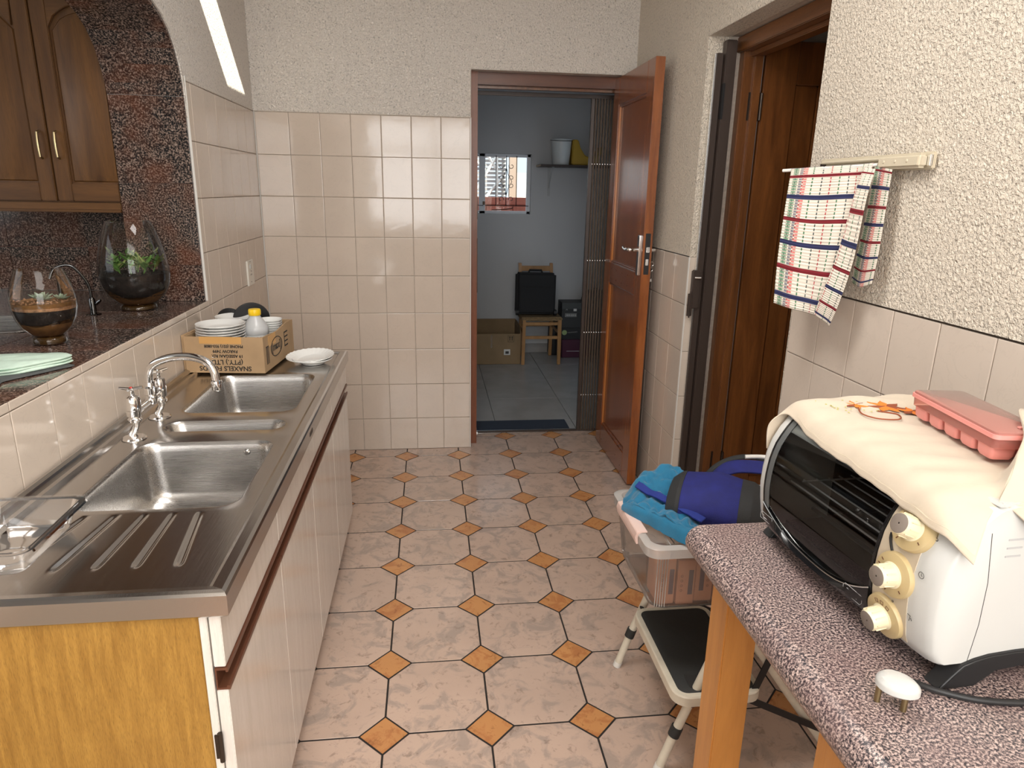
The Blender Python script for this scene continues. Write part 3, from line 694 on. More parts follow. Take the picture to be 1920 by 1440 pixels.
for s in (-1, 1):
    G().tube(catmull([(s*T/2, -(L-.056), 1.185), (s*(T/2+.045), -(L-.056), 1.185), (s*(T/2+.052), -(L-.075), 1.186), (s*(T/2+.050), -(L-.12), 1.182), (s*(T/2+.046), -(L-.165), 1.188)], 5) if s < 0 else [(s*T/2, -(L-.056), 1.185), (s*(T/2+.034), -(L-.056), 1.185)], .0085, 10).build('lever_handle', 'chrome', d1)
rbox((-.012, -L-.0015, 1.075), (.012, -L+.001, 1.265), 'lock_plate', 'black', d1, .001)
rbox((-.008, -L-.010, 1.178), (.009, -L, 1.203), 'latch_bolt', 'wire', d1, .002)
rbox((-.006, -L-.004, 1.118), (.007, -L, 1.147), 'dead_bolt', 'wire', d1, .001)
kb = thing('door_keys', 'pair of steel keys hanging from the lock of the open back door', 'keys', (1.872+T/2+.012, -.56+.0, 1.13))
g = G(); ring = [(0.010*math.cos(a)+.008, 0, .010*math.sin(a)) for a in [k*2*PI/12 for k in range(13)]]
g.tube(ring, .0016, 6); g.tube([(-.012, 0, 0), (0, 0, 0)], .002, 6); g.build('key', 'wire', kb)
g = G(); g.tube([(0.009*math.cos(a)+.006, 0, .009*math.sin(a)-.026) for a in [k*2*PI/12 for k in range(13)]], .0016, 6); g.tube([(.006, 0, -.035), (.004, 0, -.085)], .0018, 6); g.box((.004, -.001, -.085), (.012, .001, -.072)); g.build('key', 'wire', kb)
for z in (.25, 1.78): G().tube([(1.893, .062, z-.05), (1.893, .062, z+.05)], .007, 8).build('hinge', 'dark_chrome', t1)

sg = thing('trellis_security_gate', 'grey brown folded trellis security gate just beyond the back door', 'gate', (1.84, .235, .008))
for k in range(9):
    x = -.065+k*.0165
    if k == 0: rbox((x-.012, -.012, 0), (x+.006, .012, 1.955), 'post', 'gate_brown', sg, .002)
    else: rbox((x-.006, -.009, 0), (x+.004, .009, 1.955), 'slat', 'gate_slat', sg, .002, 1)
g = G()
for z in (.235, .63, 1.06, 1.60):
    for k in range(8): g.lathe([(.0, .0035), (.0032, .0025), (.0042, 0)], (0, 0, 0), 8, Matrix.Translation((-.058+k*.0150, -.0125, z)) @ Matrix.Rotation(PI/2, 4, 'X'))
o = g.build('rivets', 'wire', sg); o['kind'] = 'stuff'
rbox((-.75, -.014, 1.945), (.088, .014, 1.965), 'top_track', 'gate_brown', sg, .002)
rbox((-.70, -.010, -.004), (.088, .010, .006), 'bottom_track', 'gate_brown', sg, .002)
tag(rbox((1.14, .285, 0), (1.73, .45, .008), 'doormat', 'mat', None, .003), 'dark blue doormat on the laundry floor behind the threshold', 'doormat')

# ------------------------------------------------------------------ side doorway in the right wall
t2 = sempty('trim_2')
for (y0, y1) in ((YF-.045, YF-.001), (YN+.001, YN+.045)):
    rbox((2.075, y0, 0), (2.150, y1, DOORT-.003), 'jamb', 'frame_wood', t2, .003)
    rbox((2.115, y0-.012 if y0 < -1.5 else y0-.012, 0), (2.149, y1, DOORT-.05), 'stop', 'frame_wood', t2, .003)
rbox((2.060, YN+.002, DOORT-.058), (2.150, YF-.002, DOORT-.003), 'head', 'frame_wood_y', t2, .003)
rbox((2.100, YN+.002, DOORT-.075), (2.149, YF-.002, DOORT-.057), 'stop', 'frame_wood_y', t2, .003)
d2 = sempty('door_2', (2.165, -.985, .01))     # opened into the next room, lies along +X, face towards -Y
def bx2(x0, x1, z0, z1, name, m, y0=-.020, y1=.020, par=d2, bev=.0025): return rbox((x0, y0, z0), (x1, y1, z1), name, m, par, bev)
bx2(0, .135, 0, 2.02, 'stile', 'door2_wood'); bx2(.625, .76, 0, 2.02, 'stile', 'door2_wood')
for z0, z1 in ((1.865, 2.02), (0, .20)): bx2(.135, .625, z0, z1, 'rail', 'door2_wood')
for k in range(5): bx2(.135+k*.098+.001, .135+(k+1)*.098-.001, .20, 1.865, 'plank', 'door2_wood', -.010, .010, bev=.004)
for z in (1.78, .28):
    rbox((-.058, -.024, z-.052), (-.004, -.019, z+.052), 'hinge_plate', 'dark_chrome', d2, .001)
    G().tube([(-.006, -.026, z-.05), (-.006, -.026, z+.05)], .006, 8).build('hinge_pin', 'dark_chrome', d2)
rbox((2.152, YF-.035, 0), (2.160, YF-.012, 2.03), 'door_gap_strip', 'ext_grey', t2, 0)
struct(G().box((2.16, -.93, -.06), (3.6, -.90, CZ)).build('wall_side_room', 'plaster_smooth', smooth=False))
struct(G().box((3.6, -3.2, -.06), (3.62, -.90, CZ)).build('wall_side_room_far', 'plaster_smooth', smooth=False))
struct(G().box((2.16, -3.2, -.06), (3.6, -3.18, CZ)).build('wall_side_room_near', 'plaster_smooth', smooth=False))
struct(G().box((2.2, -3.2, -.06), (3.6, -.93, 0)).build('floor_side_room', 'octa', smooth=False))
# folded steel security gate at the far reveal
st = thing('steel_door_gate', 'dark brown steel security gate folded against the side doorway reveal', 'gate', (1.980, YF-.020, .02))
rbox((.02, -.030, 0), (.062, .012, 2.005), 'outer_post', 'gate_brown', st, .003)
rbox((-.010, -.014, 0), (.016, .010, 1.96), 'inner_post', 'gate_brown', st, .003)
rbox((-.014, -.004, 0), (-.010, .008, 1.96), 'edge_strip', 'wire', st, .0005)
rbox((-.028, -.026, .97), (.004, .006, 1.13), 'lock_box', 'gate_brown', st, .004)
rbox((-.042, -.028, .93), (-.022, -.006, 1.04), 'pull_handle', 'gate_brown', st, .008)
G().tube([(-.024, -.028, 1.10), (.0, -.034, 1.10)], .005, 8).build('latch_pin', 'wire', st)
for z in (.05, 1.72): rbox((.018, -.034, z), (.026, -.012, z+.13), 'hinge', 'black', st, .001)

# ------------------------------------------------------------------ sink unit cupboard
CX = .505; Y0, Y1 = -2.72, -.935
su = thing('sink_cupboard', 'white woodgrain base cupboard with an oak end panel under the steel sink', 'cupboard', (.25, (Y0+Y1)/2, 0))
ox_, oy_ = -.25, -(Y0+Y1)/2
def sb(lo, hi, name, m, bev=.0012, par=su): return rbox((lo[0]+ox_, lo[1]+oy_, lo[2]), (hi[0]+ox_, hi[1]+oy_, hi[2]), name, m, par, bev)
sb((.004, Y0, .0), (.470, Y0+.018, .774), 'end_panel', 'pine')
sb((.4705, Y0+.0005, .0), (.4835, Y0+.018, .774), 'end_strip', 'cab_white')
sb((.02, Y1-.018, .0), (.4835, Y1, .774), 'end_panel', 'cab_white')
sb((.02, Y0+.02, .06), (.478, Y1-.02, .085), 'base_board', 'cab_white'); sb((.43, Y0+.019, .0), (.445, Y1-.019, .085), 'plinth', 'black')
sb((.465, Y0+.02, .62), (.4835, Y1-.02, .66), 'divider', 'brown_channel')
ydoors = [Y0+.002, -2.283, -1.83, -1.385, Y1-.001]
for i, (a, b) in enumerate(zip(ydoors, ydoors[1:])):
    sb((.4855, a+.0015, .075), (.5045, b-.0015, .6185), 'door', 'cab_white')
    # folded aluminium finger channel
    g = G(); prof = [(.486, .620), (.5085, .620), (.5085, .628), (.503, .628), (.503, .624), (.4885, .624), (.4885, .659), (.5035, .659), (.5035, .655), (.5075, .655), (.5075, .664), (.486, .664)]
    g.prism([(x+ox_, z) for x, z in prof], 'y', a+oy_+.001, b+oy_-.001); g.build('handle_channel', 'brown_channel', su, 0)
for a, b in ((Y0+.002, -2.283), (-2.283, -1.385), (-1.385, Y1-.001)): sb((.4855, a+.0015, .6655), (.5045, b-.0015, .774), 'drawer_front', 'cab_white')
G().tube([(.484+ox_, Y0+oy_-.003, .475), (.484+ox_, Y0+oy_-.003, .535)], .0045, 8).build('hinge', 'dark_chrome', su)
sb((.474, Y0-.0025, .48), (.486, Y0+.0008, .53), 'hinge_leaf', 'dark_chrome', .0005)

# stainless double sink top
SX0, SX1, SY0, SY1, SZ = .004, .525, -2.737, -.997, .815
sk = thing('stainless_sink_top', 'long stainless steel sink top with two bowls and drainer grooves', 'sink', ((SX0+SX1)/2, (SY0+SY1)/2, SZ))
TX, TY = -(SX0+SX1)/2, -(SY0+SY1)/2
def rectring(cx, cy, hx, hy, r, z, n=8): return [(p[0]+TX, p[1]+TY, z) for p in rrect(hx, hy, r, 0, n, cx, cy)]
def cell(x0, x1, y0, y1, bx, by, hx_, hy_, r, depth, name):
    N = 8; ringp = rrect(hx_, hy_, r, 0, N, bx, by); outer = []
    n = len(ringp)
    for i, (x, y, _) in enumerate(ringp):
        dx, dy = x-bx, y-by
        k = i % (N+1); q = i//(N+1)
        # map: corner arc points go to the rectangle sides around the corner
        sx = 1 if q in (0, 3) else -1; sy = 1 if q in (0, 1) else -1
        X, Y = (x1 if sx > 0 else x0), (y1 if sy > 0 else y0)
        t = k/N
        horiz_first = q in (1, 3)
        if q == 0: p = (X, y+(Y-y)*min(1, 2*t)) if t <= .5 else (x+(X-x)*min(1, 2*(1-t)), Y)
        elif q == 1: p = (x+(X-x)*min(1, 2*t), Y) if t <= .5 else (X, y+(Y-y)*min(1, 2*(1-t)))
        elif q == 2: p = (X, y+(Y-y)*min(1, 2*t)) if t <= .5 else (x+(X-x)*min(1, 2*(1-t)), Y)
        else: p = (x+(X-x)*min(1, 2*t), Y) if t <= .5 else (X, y+(Y-y)*min(1, 2*(1-t)))
        outer.append((p[0]+TX, p[1]+TY, 0))
    R = lambda e, rr, z: rectring(bx, by, hx_-e, hy_-e, max(.005, rr), z, N)
    G().ring([outer, R(-.006, r+.006, 0), R(-.002, r+.002, -.0008)], cap=(False, False)).build('deck', 'steel', sk, fix=False)
    rings = [R(-.002, r+.002, -.0008), R(.0015, r, -.0045), R(.004, r, -.012)]
    for k in range(1, 8):
        t = k/8; rings.append(R(.004+.012*t, r, -.012-(depth-.055)*t))
    cr = .043
    for k in range(1, 8):
        a = PI/2*k/7; rings.append(R(.016+cr*(1-math.cos(a)), r+.01*math.sin(a), -(depth-cr)-cr*math.sin(a)))
    rings.append([(p[0]*.3+(bx+TX)*.7, p[1]*.3+(by+TY)*.7, -depth-.002) for p in rings[-1]])
    G().ring(rings, cap=(False, True)).build(name, 'steel_x', sk, fix=False, angle=60)
IX0, IX1 = SX0+.052, SX1-.036      # inside of the raised edge
c1, c2, c3 = -2.422, -1.965, -1.807
b2 = -1.305
cell(IX0, IX1, c1, c2, .286, -2.205, .165, .195, .045, .165, 'near_bowl')
cell(IX0, IX1, c2, c3, .290, -1.883, .160, .042, .040, .09, 'waste_trough')
cell(IX0, IX1, c3, b2, .290, -1.553, .162, .212, .045, .165, 'far_bowl')
# drainer with grooves (height field)
def drain(x, y):
    z = 0
    for k, (xa, xb) in enumerate(((.140, .172), (.210, .229), (.277, .284), (.344, .338), (.416, .390))):
        ya, yb = -2.628, -2.432
        t = max(0, min(1, (y-ya)/(yb-ya))); xc = xa+(xb-xa)*t
        d = abs(x-xc); e = 1/(1+math.exp(-(y-ya)/.004)) * 1/(1+math.exp((y-yb-.004)/.004))
        z -= .0050*math.exp(-(d/.0062)**2.6)*e*(1-.45*t)
    return z
nx, ny = 210, 70
P = [[(IX0+(IX1-IX0)*i/nx+TX, SY0+.03+(c1-SY0-.03)*j/ny+TY, drain(IX0+(IX1-IX0)*i/nx, SY0+.03+(c1-SY0-.03)*j/ny)) for j in range(ny+1)] for i in range(nx+1)]
G().grid(P).build('drainer', 'steel', sk, angle=80)
P = [[(IX0+(IX1-IX0)*i/4+TX, b2+(SY1-.03-b2)*j/8+TY, 0) for j in range(9)] for i in range(5)]
G().grid(P).build('deck', 'steel', sk)
# raised perimeter, rolled front and end aprons, wall upstand
def edge_loop(e, z, r=.012): return rectring((SX0+SX1)/2, (SY0+SY1)/2, (SX1-SX0)/2-e, (SY1-SY0)/2-e, r, z, 6)
def aloop(l, f, b, z): # left(wall) inset, front inset, ends inset
    x0, x1, y0, y1 = SX0+l, SX1-f, SY0+b, SY1-b; return [(x1+TX, y1+TY, z), (x0+TX, y1+TY, z), (x0+TX, y0+TY, z), (x1+TX, y0+TY, z)]
loops = [aloop(.052, .036, .030, 0), aloop(.048, .028, .024, .0052), aloop(.030, .010, .012, .0065), aloop(.022, .003, .004, .0045), aloop(.020, 0, 0, .0005), aloop(.020, 0, 0, -.036), aloop(.024, .004, .004, -.040)]
g = G(); N = len(loops)
for i in range(N-1):
    for j in range(4):
        k = (j+1) % 4; a, b, c, d = loops[i][j], loops[i][k], loops[i+1][k], loops[i+1][j]; g.add([a, b, c, d], [(0, 1, 2, 3)])
o = g.build('rolled_edge', 'steel', sk, 0, smooth=True, angle=22)
up = [(.052, .0), (.044, .010), (.036, .012), (.030, .006), (.022, .006), (.018, .016), (.010, .020), (.003, .020), (.003, -.03)]
G().ring([[(SX0+x+TX, SY0+.004+TY, z) for x, z in up], [(SX0+x+TX, SY1-.004+TY, z) for x, z in up]], close=False).build('wall_upstand', 'steel', sk, angle=20)
G().lathe([(.036, .0006), (.034, .0022), (.026, .0012), (.022, -.004), (.020, -.014), (.001, -.014)], (.395+TX, -2.305+TY, -.1665), 28).build('drain_ring', 'chrome', sk)
G().lathe([(.019, -.0095), (.001, -.009)], (.395+TX, -2.305+TY, -.1665), 20).build('drain_grate', 'grate', sk)
G().lathe([(0, .006), (.005, .006), (.008, .003), (.009, 0)], (0, 0, 0), 14, Matrix.Translation((.378+TX, -2.0175+TY, -.03)) @ Matrix.Rotation(PI/2, 4, 'X')).build('overflow_screw', 'chrome', sk)
rbox((SX1+TX-.0002, -1.93+TY, -.024), (SX1+TX+.0006, -1.885+TY, -.012), 'maker_stamp', 'dark_chrome', sk, 0)

# ------------------------------------------------------------------ bridge mixer tap
tp = thing('bridge_mixer_tap', 'chrome bridge mixer tap with a tall swan neck spout over the sink', 'tap', (.088, -1.889, SZ+.001))
for s in (-1, 1):
    y = s*.088
    b = G().lathe([(.0, .006), (.026, .005), (.030, .001), (.030, -.0005)], (0, y, 0), 28).build('base_flange', 'chrome', tp)
    G().tube([(0, y, .003), (-.002, y, .014), (.010, y-.004, .036), (.010, y-.004, .046)], [.011, .010, .0085, .012], 14).build('riser', 'chrome', b)
    G().lathe([(.010, .044), (.016, .048), (.018, .055), (.013, .060), (.0175, .064), (.0185, .078), (.0185, .079), (.0170, .080), (.0185, .081), (.0185, .108), (.016, .114), (.007, .118), (.006, .130), (.008, .134), (.004, .138), (0, .139)], (.010, y-.004, 0), 24).build('valve_body', 'chrome', tp)
    h = G()
    for a in range(4):
        an = a*PI/2+.45+.3*s; h.tube([(.010, y-.004, .134), (.010+.028*math.cos(an), y-.004+.028*math.sin(an), .139)], [.0048, .0032], 8)
    h.build('cross_handle', 'chrome', tp)
    G().lathe([(.0045, 0), (.003, .002), (0, .0025)], (.010, y-.004, .1385), 10).build('handle_cap', 'red_dot' if s < 0 else 'chrome', tp)
G().tube([(.010, -.09, .070), (.010, .088, .070)], .0085, 12).build('bridge', 'chrome', tp)
G().lathe([(.012, .062), (.016, .068), (.016, .082), (.013, .086), (.018, .090), (.018, .108), (.013, .112), (.0115, .122)], (.012, .02, 0), 22).build('spout_collar', 'chrome', tp)
sp = catmull([(.012, .020, .10), (.013, .018, .145), (.030, .012, .172), (.075, .0, .193), (.130, -.015, .200), (.175, -.028, .192), (.197, -.034, .170), (.203, -.036, .140)], 7)
G().tube(sp, .0105, 16).build('spout', 'chrome', tp)
G().lathe([(.0, 0), (.011, 0), (.0125, .003), (.0125, .018), (.014, .020), (.014, .027), (.0115, .029)], (.203, -.036, .112), 20).build('aerator', 'chrome', tp)

# ------------------------------------------------------------------ cardboard box with crockery
bxl = thing('cardboard_box', 'open brown cardboard box with printed lettering on the sink end', 'box', (.165, -1.175, SZ+.009), -.10)
BW, BD, BH = .272, .35, .128
def wall(lo, hi, name='side_panel'): return rbox(lo, hi, name, 'cardboard', bxl, .0008, 1)
wall((-BW/2, -BD/2, 0), (BW/2, -BD/2+.005, BH)); wall((-BW/2, BD/2-.005, 0), (BW/2, BD/2, BH)); wall((-BW/2, -BD/2+.005, 0), (-BW/2+.005, BD/2-.005, BH))
G().prism([(-BD/2+.005, 0), (BD/2-.005, 0), (BD/2-.005, BH), (.10, BH+.004), (-.02, BH-.008), (-BD/2+.06, BH-.002), (-BD/2+.005, BH)], 'x', BW/2-.005, BW/2).build('side_panel', 'cardboard', bxl, .0008, seg=1)
wall((-BW/2+.005, -BD/2+.005, 0), (BW/2-.005, BD/2-.005, .005), 'bottom_panel'); wall((-BW/2-.012, -BD/2+.01, .0), (-BW/2-.001, BD/2-.05, BH+.002), 'folded_flap')
rbox((-.082, -BD/2-.0006, BH-.024), (.062, -BD/2, BH+.0005), 'tape', 'tape', bxl, 0); rbox((BW/2, -.12, BH-.045), (BW/2+.0006, -.04, BH-.007), 'tape', 'tape', bxl, 0)
yf = -BD/2-.0004
for s, z, size, x in (('SNAXELS FOODS', .017, .0235, .0), ('(PTY.) LTD.', .0395, .0235, .005), ('19 ASSEGAAI RD.', .061, .0145, .010), ('PAROW 7499', .078, .0145, .004), ('PHONE (021) 933-0808', .0955, .0135, .0)):
    text_mesh(s, size, 'printed_text', 'ink', bxl, basis((x, yf, z), (-1, 0, 0), (0, 0, -1)), bold=.0004)
xf = BW/2+.0006
text_mesh('(maxi)', .042, 'printed_text', 'ink', bxl, basis((xf, -.035, .07), (0, 1, 0), (0, 0, 1)), bold=.0006)
g = G()
for yq in (-.148, -.138, -.126): g.box((xf, yq, .025), (xf+.0003, yq+.005, .088))
g.box((xf, -.15, .085), (xf+.0003, -.12, .089))
for zq in (.045, .062, .079, .096): g.box((xf, .06, zq), (xf+.0003, .10, zq+.005))
g.box((xf, .057, .045), (xf+.0003, .062, .101)); g.tube([(xf, -.035+.062*math.cos(a), .068+.034*math.sin(a)) for a in [k*2*PI/24 for k in range(25)]], .0016, 5); g.build('printed_mark', 'ink', bxl)

def plate(name, label, loc, r, group=None, fluted=False, tilt=None):
    g = G(); pr_ = [(.001, .003), (r*.60, .003), (r*.68, .006), (r*.82, .012), (r, .019), (r*1.005, .0205), (r*.995, .0215), (r*.80, .0145), (r*.67, .0085), (r*.60, .0055), (.001, .005)]
    foot = [(r*.5, .003), (r*.5, 0), (r*.54, 0), (r*.55, .003)]
    n = 56
    if fluted:
        rings = []
        for rr, z in pr_:
            w = max(0, (rr/r-.66))/.34
            rings.append([(rr*(1+.006*w*math.cos(28*k*2*PI/112))*math.cos(k*2*PI/112), rr*(1+.006*w*math.cos(28*k*2*PI/112))*math.sin(k*2*PI/112), z+.0009*w*math.cos(28*k*2*PI/112)) for k in range(112)])
        g.ring(rings, cap=(False, False))
    else: g.lathe(pr_, n=n)
    g.lathe(foot, n=40)
    o = g.build(name, 'china', None, loc=loc, angle=60); 
    if tilt: o.rotation_euler = tilt
    return tag(o, label, 'plate', group)
first = None
for k in range(15):
    z = SZ+.010+.006+k*.0095
    lab = 'white dinner plate low in the front left stack hidden inside the cardboard box'
    ORD = ('topmost', 'second from top', 'third from top', 'fourth from top', 'fifth from top', 'sixth from top', 'seventh from top')
    if 14-k < 7: lab = ORD[14-k]+' white dinner plate of the front left stack in the cardboard box'
    if first is None: first = plate('dinner_plate', lab, (.118, -1.262, z), .083, 'plates of the front left stack in the box')
    else: dup(first, (.118+random.uniform(-.001, .001), -1.262+random.uniform(-.001, .001), z), random.random()*6, lab, None)
first = plate('dinner_plate', 'white dinner plate leaning in the back stack of the cardboard box', (.128, -1.092, SZ+.125), .076, 'plates of the back stack in the box')
first['label'] = 'third from top white dinner plate of the stack behind the front left stack'
for k in range(1, 3): dup(first, (.128, -1.092, SZ+.125+k*.0095), k, ('second from top', 'topmost')[k-1]+' white dinner plate of the stack behind the front left stack')
first = plate('side_plate', 'white side plate at the bottom of the back right stack behind the bottle', (.247, -1.080, SZ+.070), .046, 'small plates of the back right stack in the box')
for k in range(1, 8): dup(first, (.247, -1.080, SZ+.070+k*.0085), k, ORD[7-k]+' white side plate of the back right stack behind the plastic bottle' if k > 2 else None)
p1 = plate('side_plate', 'fluted white plate lying on the far end of the sink top', (.408, -1.178, SZ+.0105), .088, None, True, (.07, -.04, 0))
p2 = plate('side_plate', 'white plate underneath the fluted plate on the sink top', (.417, -1.190, SZ+.002), .074, None)

bt = thing('plastic_bottle', 'milky plastic bottle with a yellow cap standing in the cardboard box', 'bottle', (.221, -1.190, SZ+.016)); bt.scale = (1.12, 1.12, 1.02)
G().lathe([(.001, 0), (.036, 0), (.040, .004), (.040, .075), (.0365, .080), (.0365, .096), (.040, .102), (.040, .118), (.037, .128), (.026, .148), (.018, .160), (.0165, .166), (.0165, .176)], n=36).build('bottle_body', 'milk_plastic', bt)
G().lathe([(.001, .002), (.0375, .002), (.0378, .070), (.001, .0705)], n=30).build('liquid', 'water', bt)
G().lathe([(.0185, .166), (.0195, .168), (.0195, .184), (.0175, .188), (.001, .1885)], n=28).build('cap', 'yellow', bt)
G().lathe([(.0404, .060), (.0404, .098)], n=36).build('label', 'print_white', bt)
for k in range(5):
    a = -PI/2-.5+k*.25; rr = .0408
    G().tube([(rr*math.cos(a), rr*math.sin(a), .089), (rr*math.cos(a+.09), rr*math.sin(a+.09), .094), (rr*math.cos(a+.02), rr*math.sin(a+.02), .083)], .0008, 5).build('handwritten_mark', 'embroidery2', bt)

def disc_lid(name, label, loc, r, rot):
    t = thing(name, label, 'lid', loc); t.rotation_euler = rot
    G().lathe([(.001, .004), (r*.93, .004), (r*.97, .007), (r, .006), (r, .001), (r*.96, 0), (.001, 0)], n=48).build('disc', 'black', t)
    G().lathe([(r*.16, .004), (r*.14, .010), (.001, .011)], n=20).build('boss', 'black', t)
disc_lid('black_pan_lid', 'large black disc standing in the box behind the yellow capped bottle', (.168, -1.028, SZ+.140), .068, (-1.33, 0, .30))
disc_lid('black_pan_lid', 'small black disc leaning at the left of the large black disc', (.085, -1.016, SZ+.128), .055, (-1.38, 0, -.12))

# clear takeaway container on the drainer
tc = thing('takeaway_container', 'clear empty plastic tray on the near left corner of the drainer', 'container', (.105, -2.560, SZ+.001), .02)
n_ = 5; rg = lambda hx, hy, r, z: rrect(hx, hy, r, z, n_)
G().ring([rg(.018, .04, .015, .0015), rg(.060, .085, .018, .0015), rg(.066, .091, .02, .006), rg(.080, .104, .022, .050), rg(.081, .105, .022, .0515), rg(.092, .116, .026, .0525), rg(.094, .118, .027, .048)], cap=(True, False)).build('tray_body', 'clear_plastic', tc, fix=False)
G().ring([rg(.095, .119, .027, .0535), rg(.083, .107, .023, .0545), rg(.082, .106, .022, .0505)], cap=(False, False)).build('rim', 'clear_plastic', tc, fix=False)

# wall socket
so = thing('wall_socket', 'white vertical wall socket on the tiled wall by the corner', 'socket', (.0, -.335, 1.054))
rbox((0, -.055, -.060), (.008, .055, .060), 'cover', 'socket', so, .003)
rbox((.008, -.018, .018), (.012, .0, .040), 'rocker', 'white_plastic', so, .001)
g = G()
for y, z in ((-.012, -.012), (-.012+.018, -.012), (.0, .004)): g.box((.0078, y, z), (.0085, y+.005, z+.007))
for z in (-.045, .050): g.box((.0078, -.008, z), (.0085, .0, z+.004))
g.build('pin_holes', 'ink', so)
# ------------------------------------------------------------------ things on the granite ledge
def terrarium(label, loc, prof, sand, soil, extra, s):
    t = thing('glass_terrarium', label, 'terrarium', loc)
    inner = [(max(.001, r-.003), z+.001) for r, z in prof[4:]]
    G().lathe(prof, n=48).build('glass_bowl', 'clear', t, angle=80)
    G().lathe([(.001, .003), (prof[2][0]*.93, .003), (prof[3][0]*.93, prof[3][1]), (prof[4][0]*.95, prof[4][1]), (.001, prof[4][1])], n=32).build('glass_foot', 'amber', t)
    def ri(z):
        for (r0, z0), (r1, z1) in zip(inner, inner[1:]):
            if z0 <= z <= z1: return r0+(r1-r0)*(z-z0)/max(1e-6, z1-z0)
        return inner[-1][0]
    def body(za, zb, name, m, wav, seed):
        # layer between wavy surfaces
        n = 40; rings = []
        f = lambda z, a: z+wav*math.sin(a*2+seed)+wav*.6*math.sin(a*3.3+seed*2) if wav else z
        lo_ = 0.0022+prof[4][1]
        for i in range(9):
            q = i/8; rings.append([(ri(max(lo_, (za+(f(zb, k*2*PI/n)-za)*q)))*.985*math.cos(k*2*PI/n), ri(max(lo_, (za+(f(zb, k*2*PI/n)-za)*q)))*.985*math.sin(k*2*PI/n), za+(f(zb, k*2*PI/n)-za)*q) for k in range(n)])
        rings.append([(0, 0, zb) for k in range(n)])
        return G().ring(rings, cap=(True, False)).build(name, m, t, angle=70)
    return t, ri, body
base = lambda s, prof: [(r*s, z*s) for r, z in prof]
pv1 = [(.001, 0), (.040, 0), (.046, .002), (.046, .014), (.038, .020), (.050, .028), (.068, .044), (.080, .066), (.087, .092), (.088, .112), (.084, .138), (.075, .165), (.064, .190), (.0635, .193)]
t, ri, body = terrarium('short round glass terrarium beside the mint towel on the granite ledge', (-.195, -1.752, LEDGE+.001), [(r*.90, z*1.06) for r, z in pv1], 0, 0, 0, 1)
body(.025, .066, 'sand_layer', 'sand', .008, 1); body(.060, .098, 'soil_layer', 'soil', .003, 2); body(.098, .106, 'bark_layer', 'chips', .0015, 3); body(.106, .117, 'top_soil', 'sand', .001, 4)
g = G()
for k in range(90):
    a = random.random()*2*PI; r = .078*math.sqrt(random.random()); g.lathe([(0, -.002), (random.uniform(.002, .0045), 0), (0, .003)], (r*math.cos(a), r*math.sin(a), .118), 5)
o = g.build('bark_chips', 'chips', t); o['kind'] = 'stuff'
def rosette(par, c, n, r, m, h=.03):
    for k in range(n):
        a = k*2.4; l = r*(1-.45*k/n); el = .25+.9*k/n
        d = Vector((math.cos(a)*math.cos(el), math.sin(a)*math.cos(el), math.sin(el))); sd = Vector((-math.sin(a), math.cos(a), 0))
        cc = Vector(c); g_ = G(); w = l*.22
        pts = [cc, cc+d*l*.35+sd*w, cc+d*l*.75+sd*w*.8, cc+d*l, cc+d*l*.75-sd*w*.8, cc+d*l*.35-sd*w]
        up = d.cross(sd)*-.003; mid = cc+d*l*.5+up*1.6
        g_.add(pts+[mid, cc+d*l*.5-up], [(0, 1, 6), (1, 2, 6), (2, 3, 6), (3, 4, 6), (4, 5, 6), (5, 0, 6), (1, 0, 7), (2, 1, 7), (3, 2, 7), (4, 3, 7), (5, 4, 7), (0, 5, 7)]); g_.build('succulent_leaf', m, par, angle=60)
rosette(t, (.0, -.010, .122), 14, .040, 'pale_leaf'); rosette(t, (.038, .012, .122), 9, .028, 'pale_leaf')
pv2 = [(.001, 0), (.050, 0), (.054, .002), (.054, .012), (.046, .018), (.062, .028), (.084, .050), (.098, .078), (.104, .110), (.103, .145), (.096, .190), (.086, .235), (.073, .275), (.066, .292), (.0655, .295)]
t, ri, body = terrarium('tall egg shaped glass terrarium with green jade leaves by the granite reveal', (-.178, -1.185, LEDGE+.001), [(r*1.10, z*1.04) for r, z in pv2], 0, 0, 0, 1)
body(.0235, .060, 'sand_layer', 'sand', .014, .6); body(.052, .128, 'soil_layer', 'soil', .003, 2)
g = G()
for k in range(110):
    a = random.random()*2*PI; r = .092*math.sqrt(random.random()); g.lathe([(0, -.002), (random.uniform(.003, .007), 0), (0, .004)], (r*math.cos(a), r*math.sin(a), .130), 5)
o = g.build('soil_lumps', 'soil', t); o['kind'] = 'stuff'
lm = G(); prof_ = []
for i in range(7):
    u = i/6; w = .0085*math.sin(PI*min(1, u*.92+.06))**.7; prof_.append([( -w, u*.036, .002*u), (0, u*.036, .0016+.004*u*u), (w, u*.036, .002*u), (0, u*.036, -.0014+.003*u*u)])
lm.ring(prof_, cap=(True, True)); lm_o = lm.build('jade_leaf', 'leaf'); me_leaf = lm_o.data; bpy.data.objects.remove(lm_o); me_leaf2 = me_leaf.copy(); me_leaf2.materials[0] = M['leaf2']
for s_i in range(9):
    a = s_i*2.4; r0 = .012+.048*(s_i/9)**.5; bx_, by_ = r0*math.cos(a), r0*math.sin(a); ht = random.uniform(.035, .065); lean = .35
    top = Vector((bx_*(1+lean), by_*(1+lean), .130+ht))
    G().tube([(bx_, by_, .125), tuple((Vector((bx_, by_, .125))+top)/2), tuple(top)], [.0022, .0018, .0012], 6).build('stem', 'leaf', t)
    for k in range(8):
        q = .35+.65*k/7; p = Vector((bx_, by_, .125)).lerp(top, q)
        o = piece(me_leaf if (s_i+k) % 3 else me_leaf2, 'jade_leaf', t, p, (random.uniform(.2, .9), random.uniform(-.3, .3), k*2.2+s_i)); o.scale = (1, 1, 1)*1 if False else (random.uniform(.8, 1.1),)*3
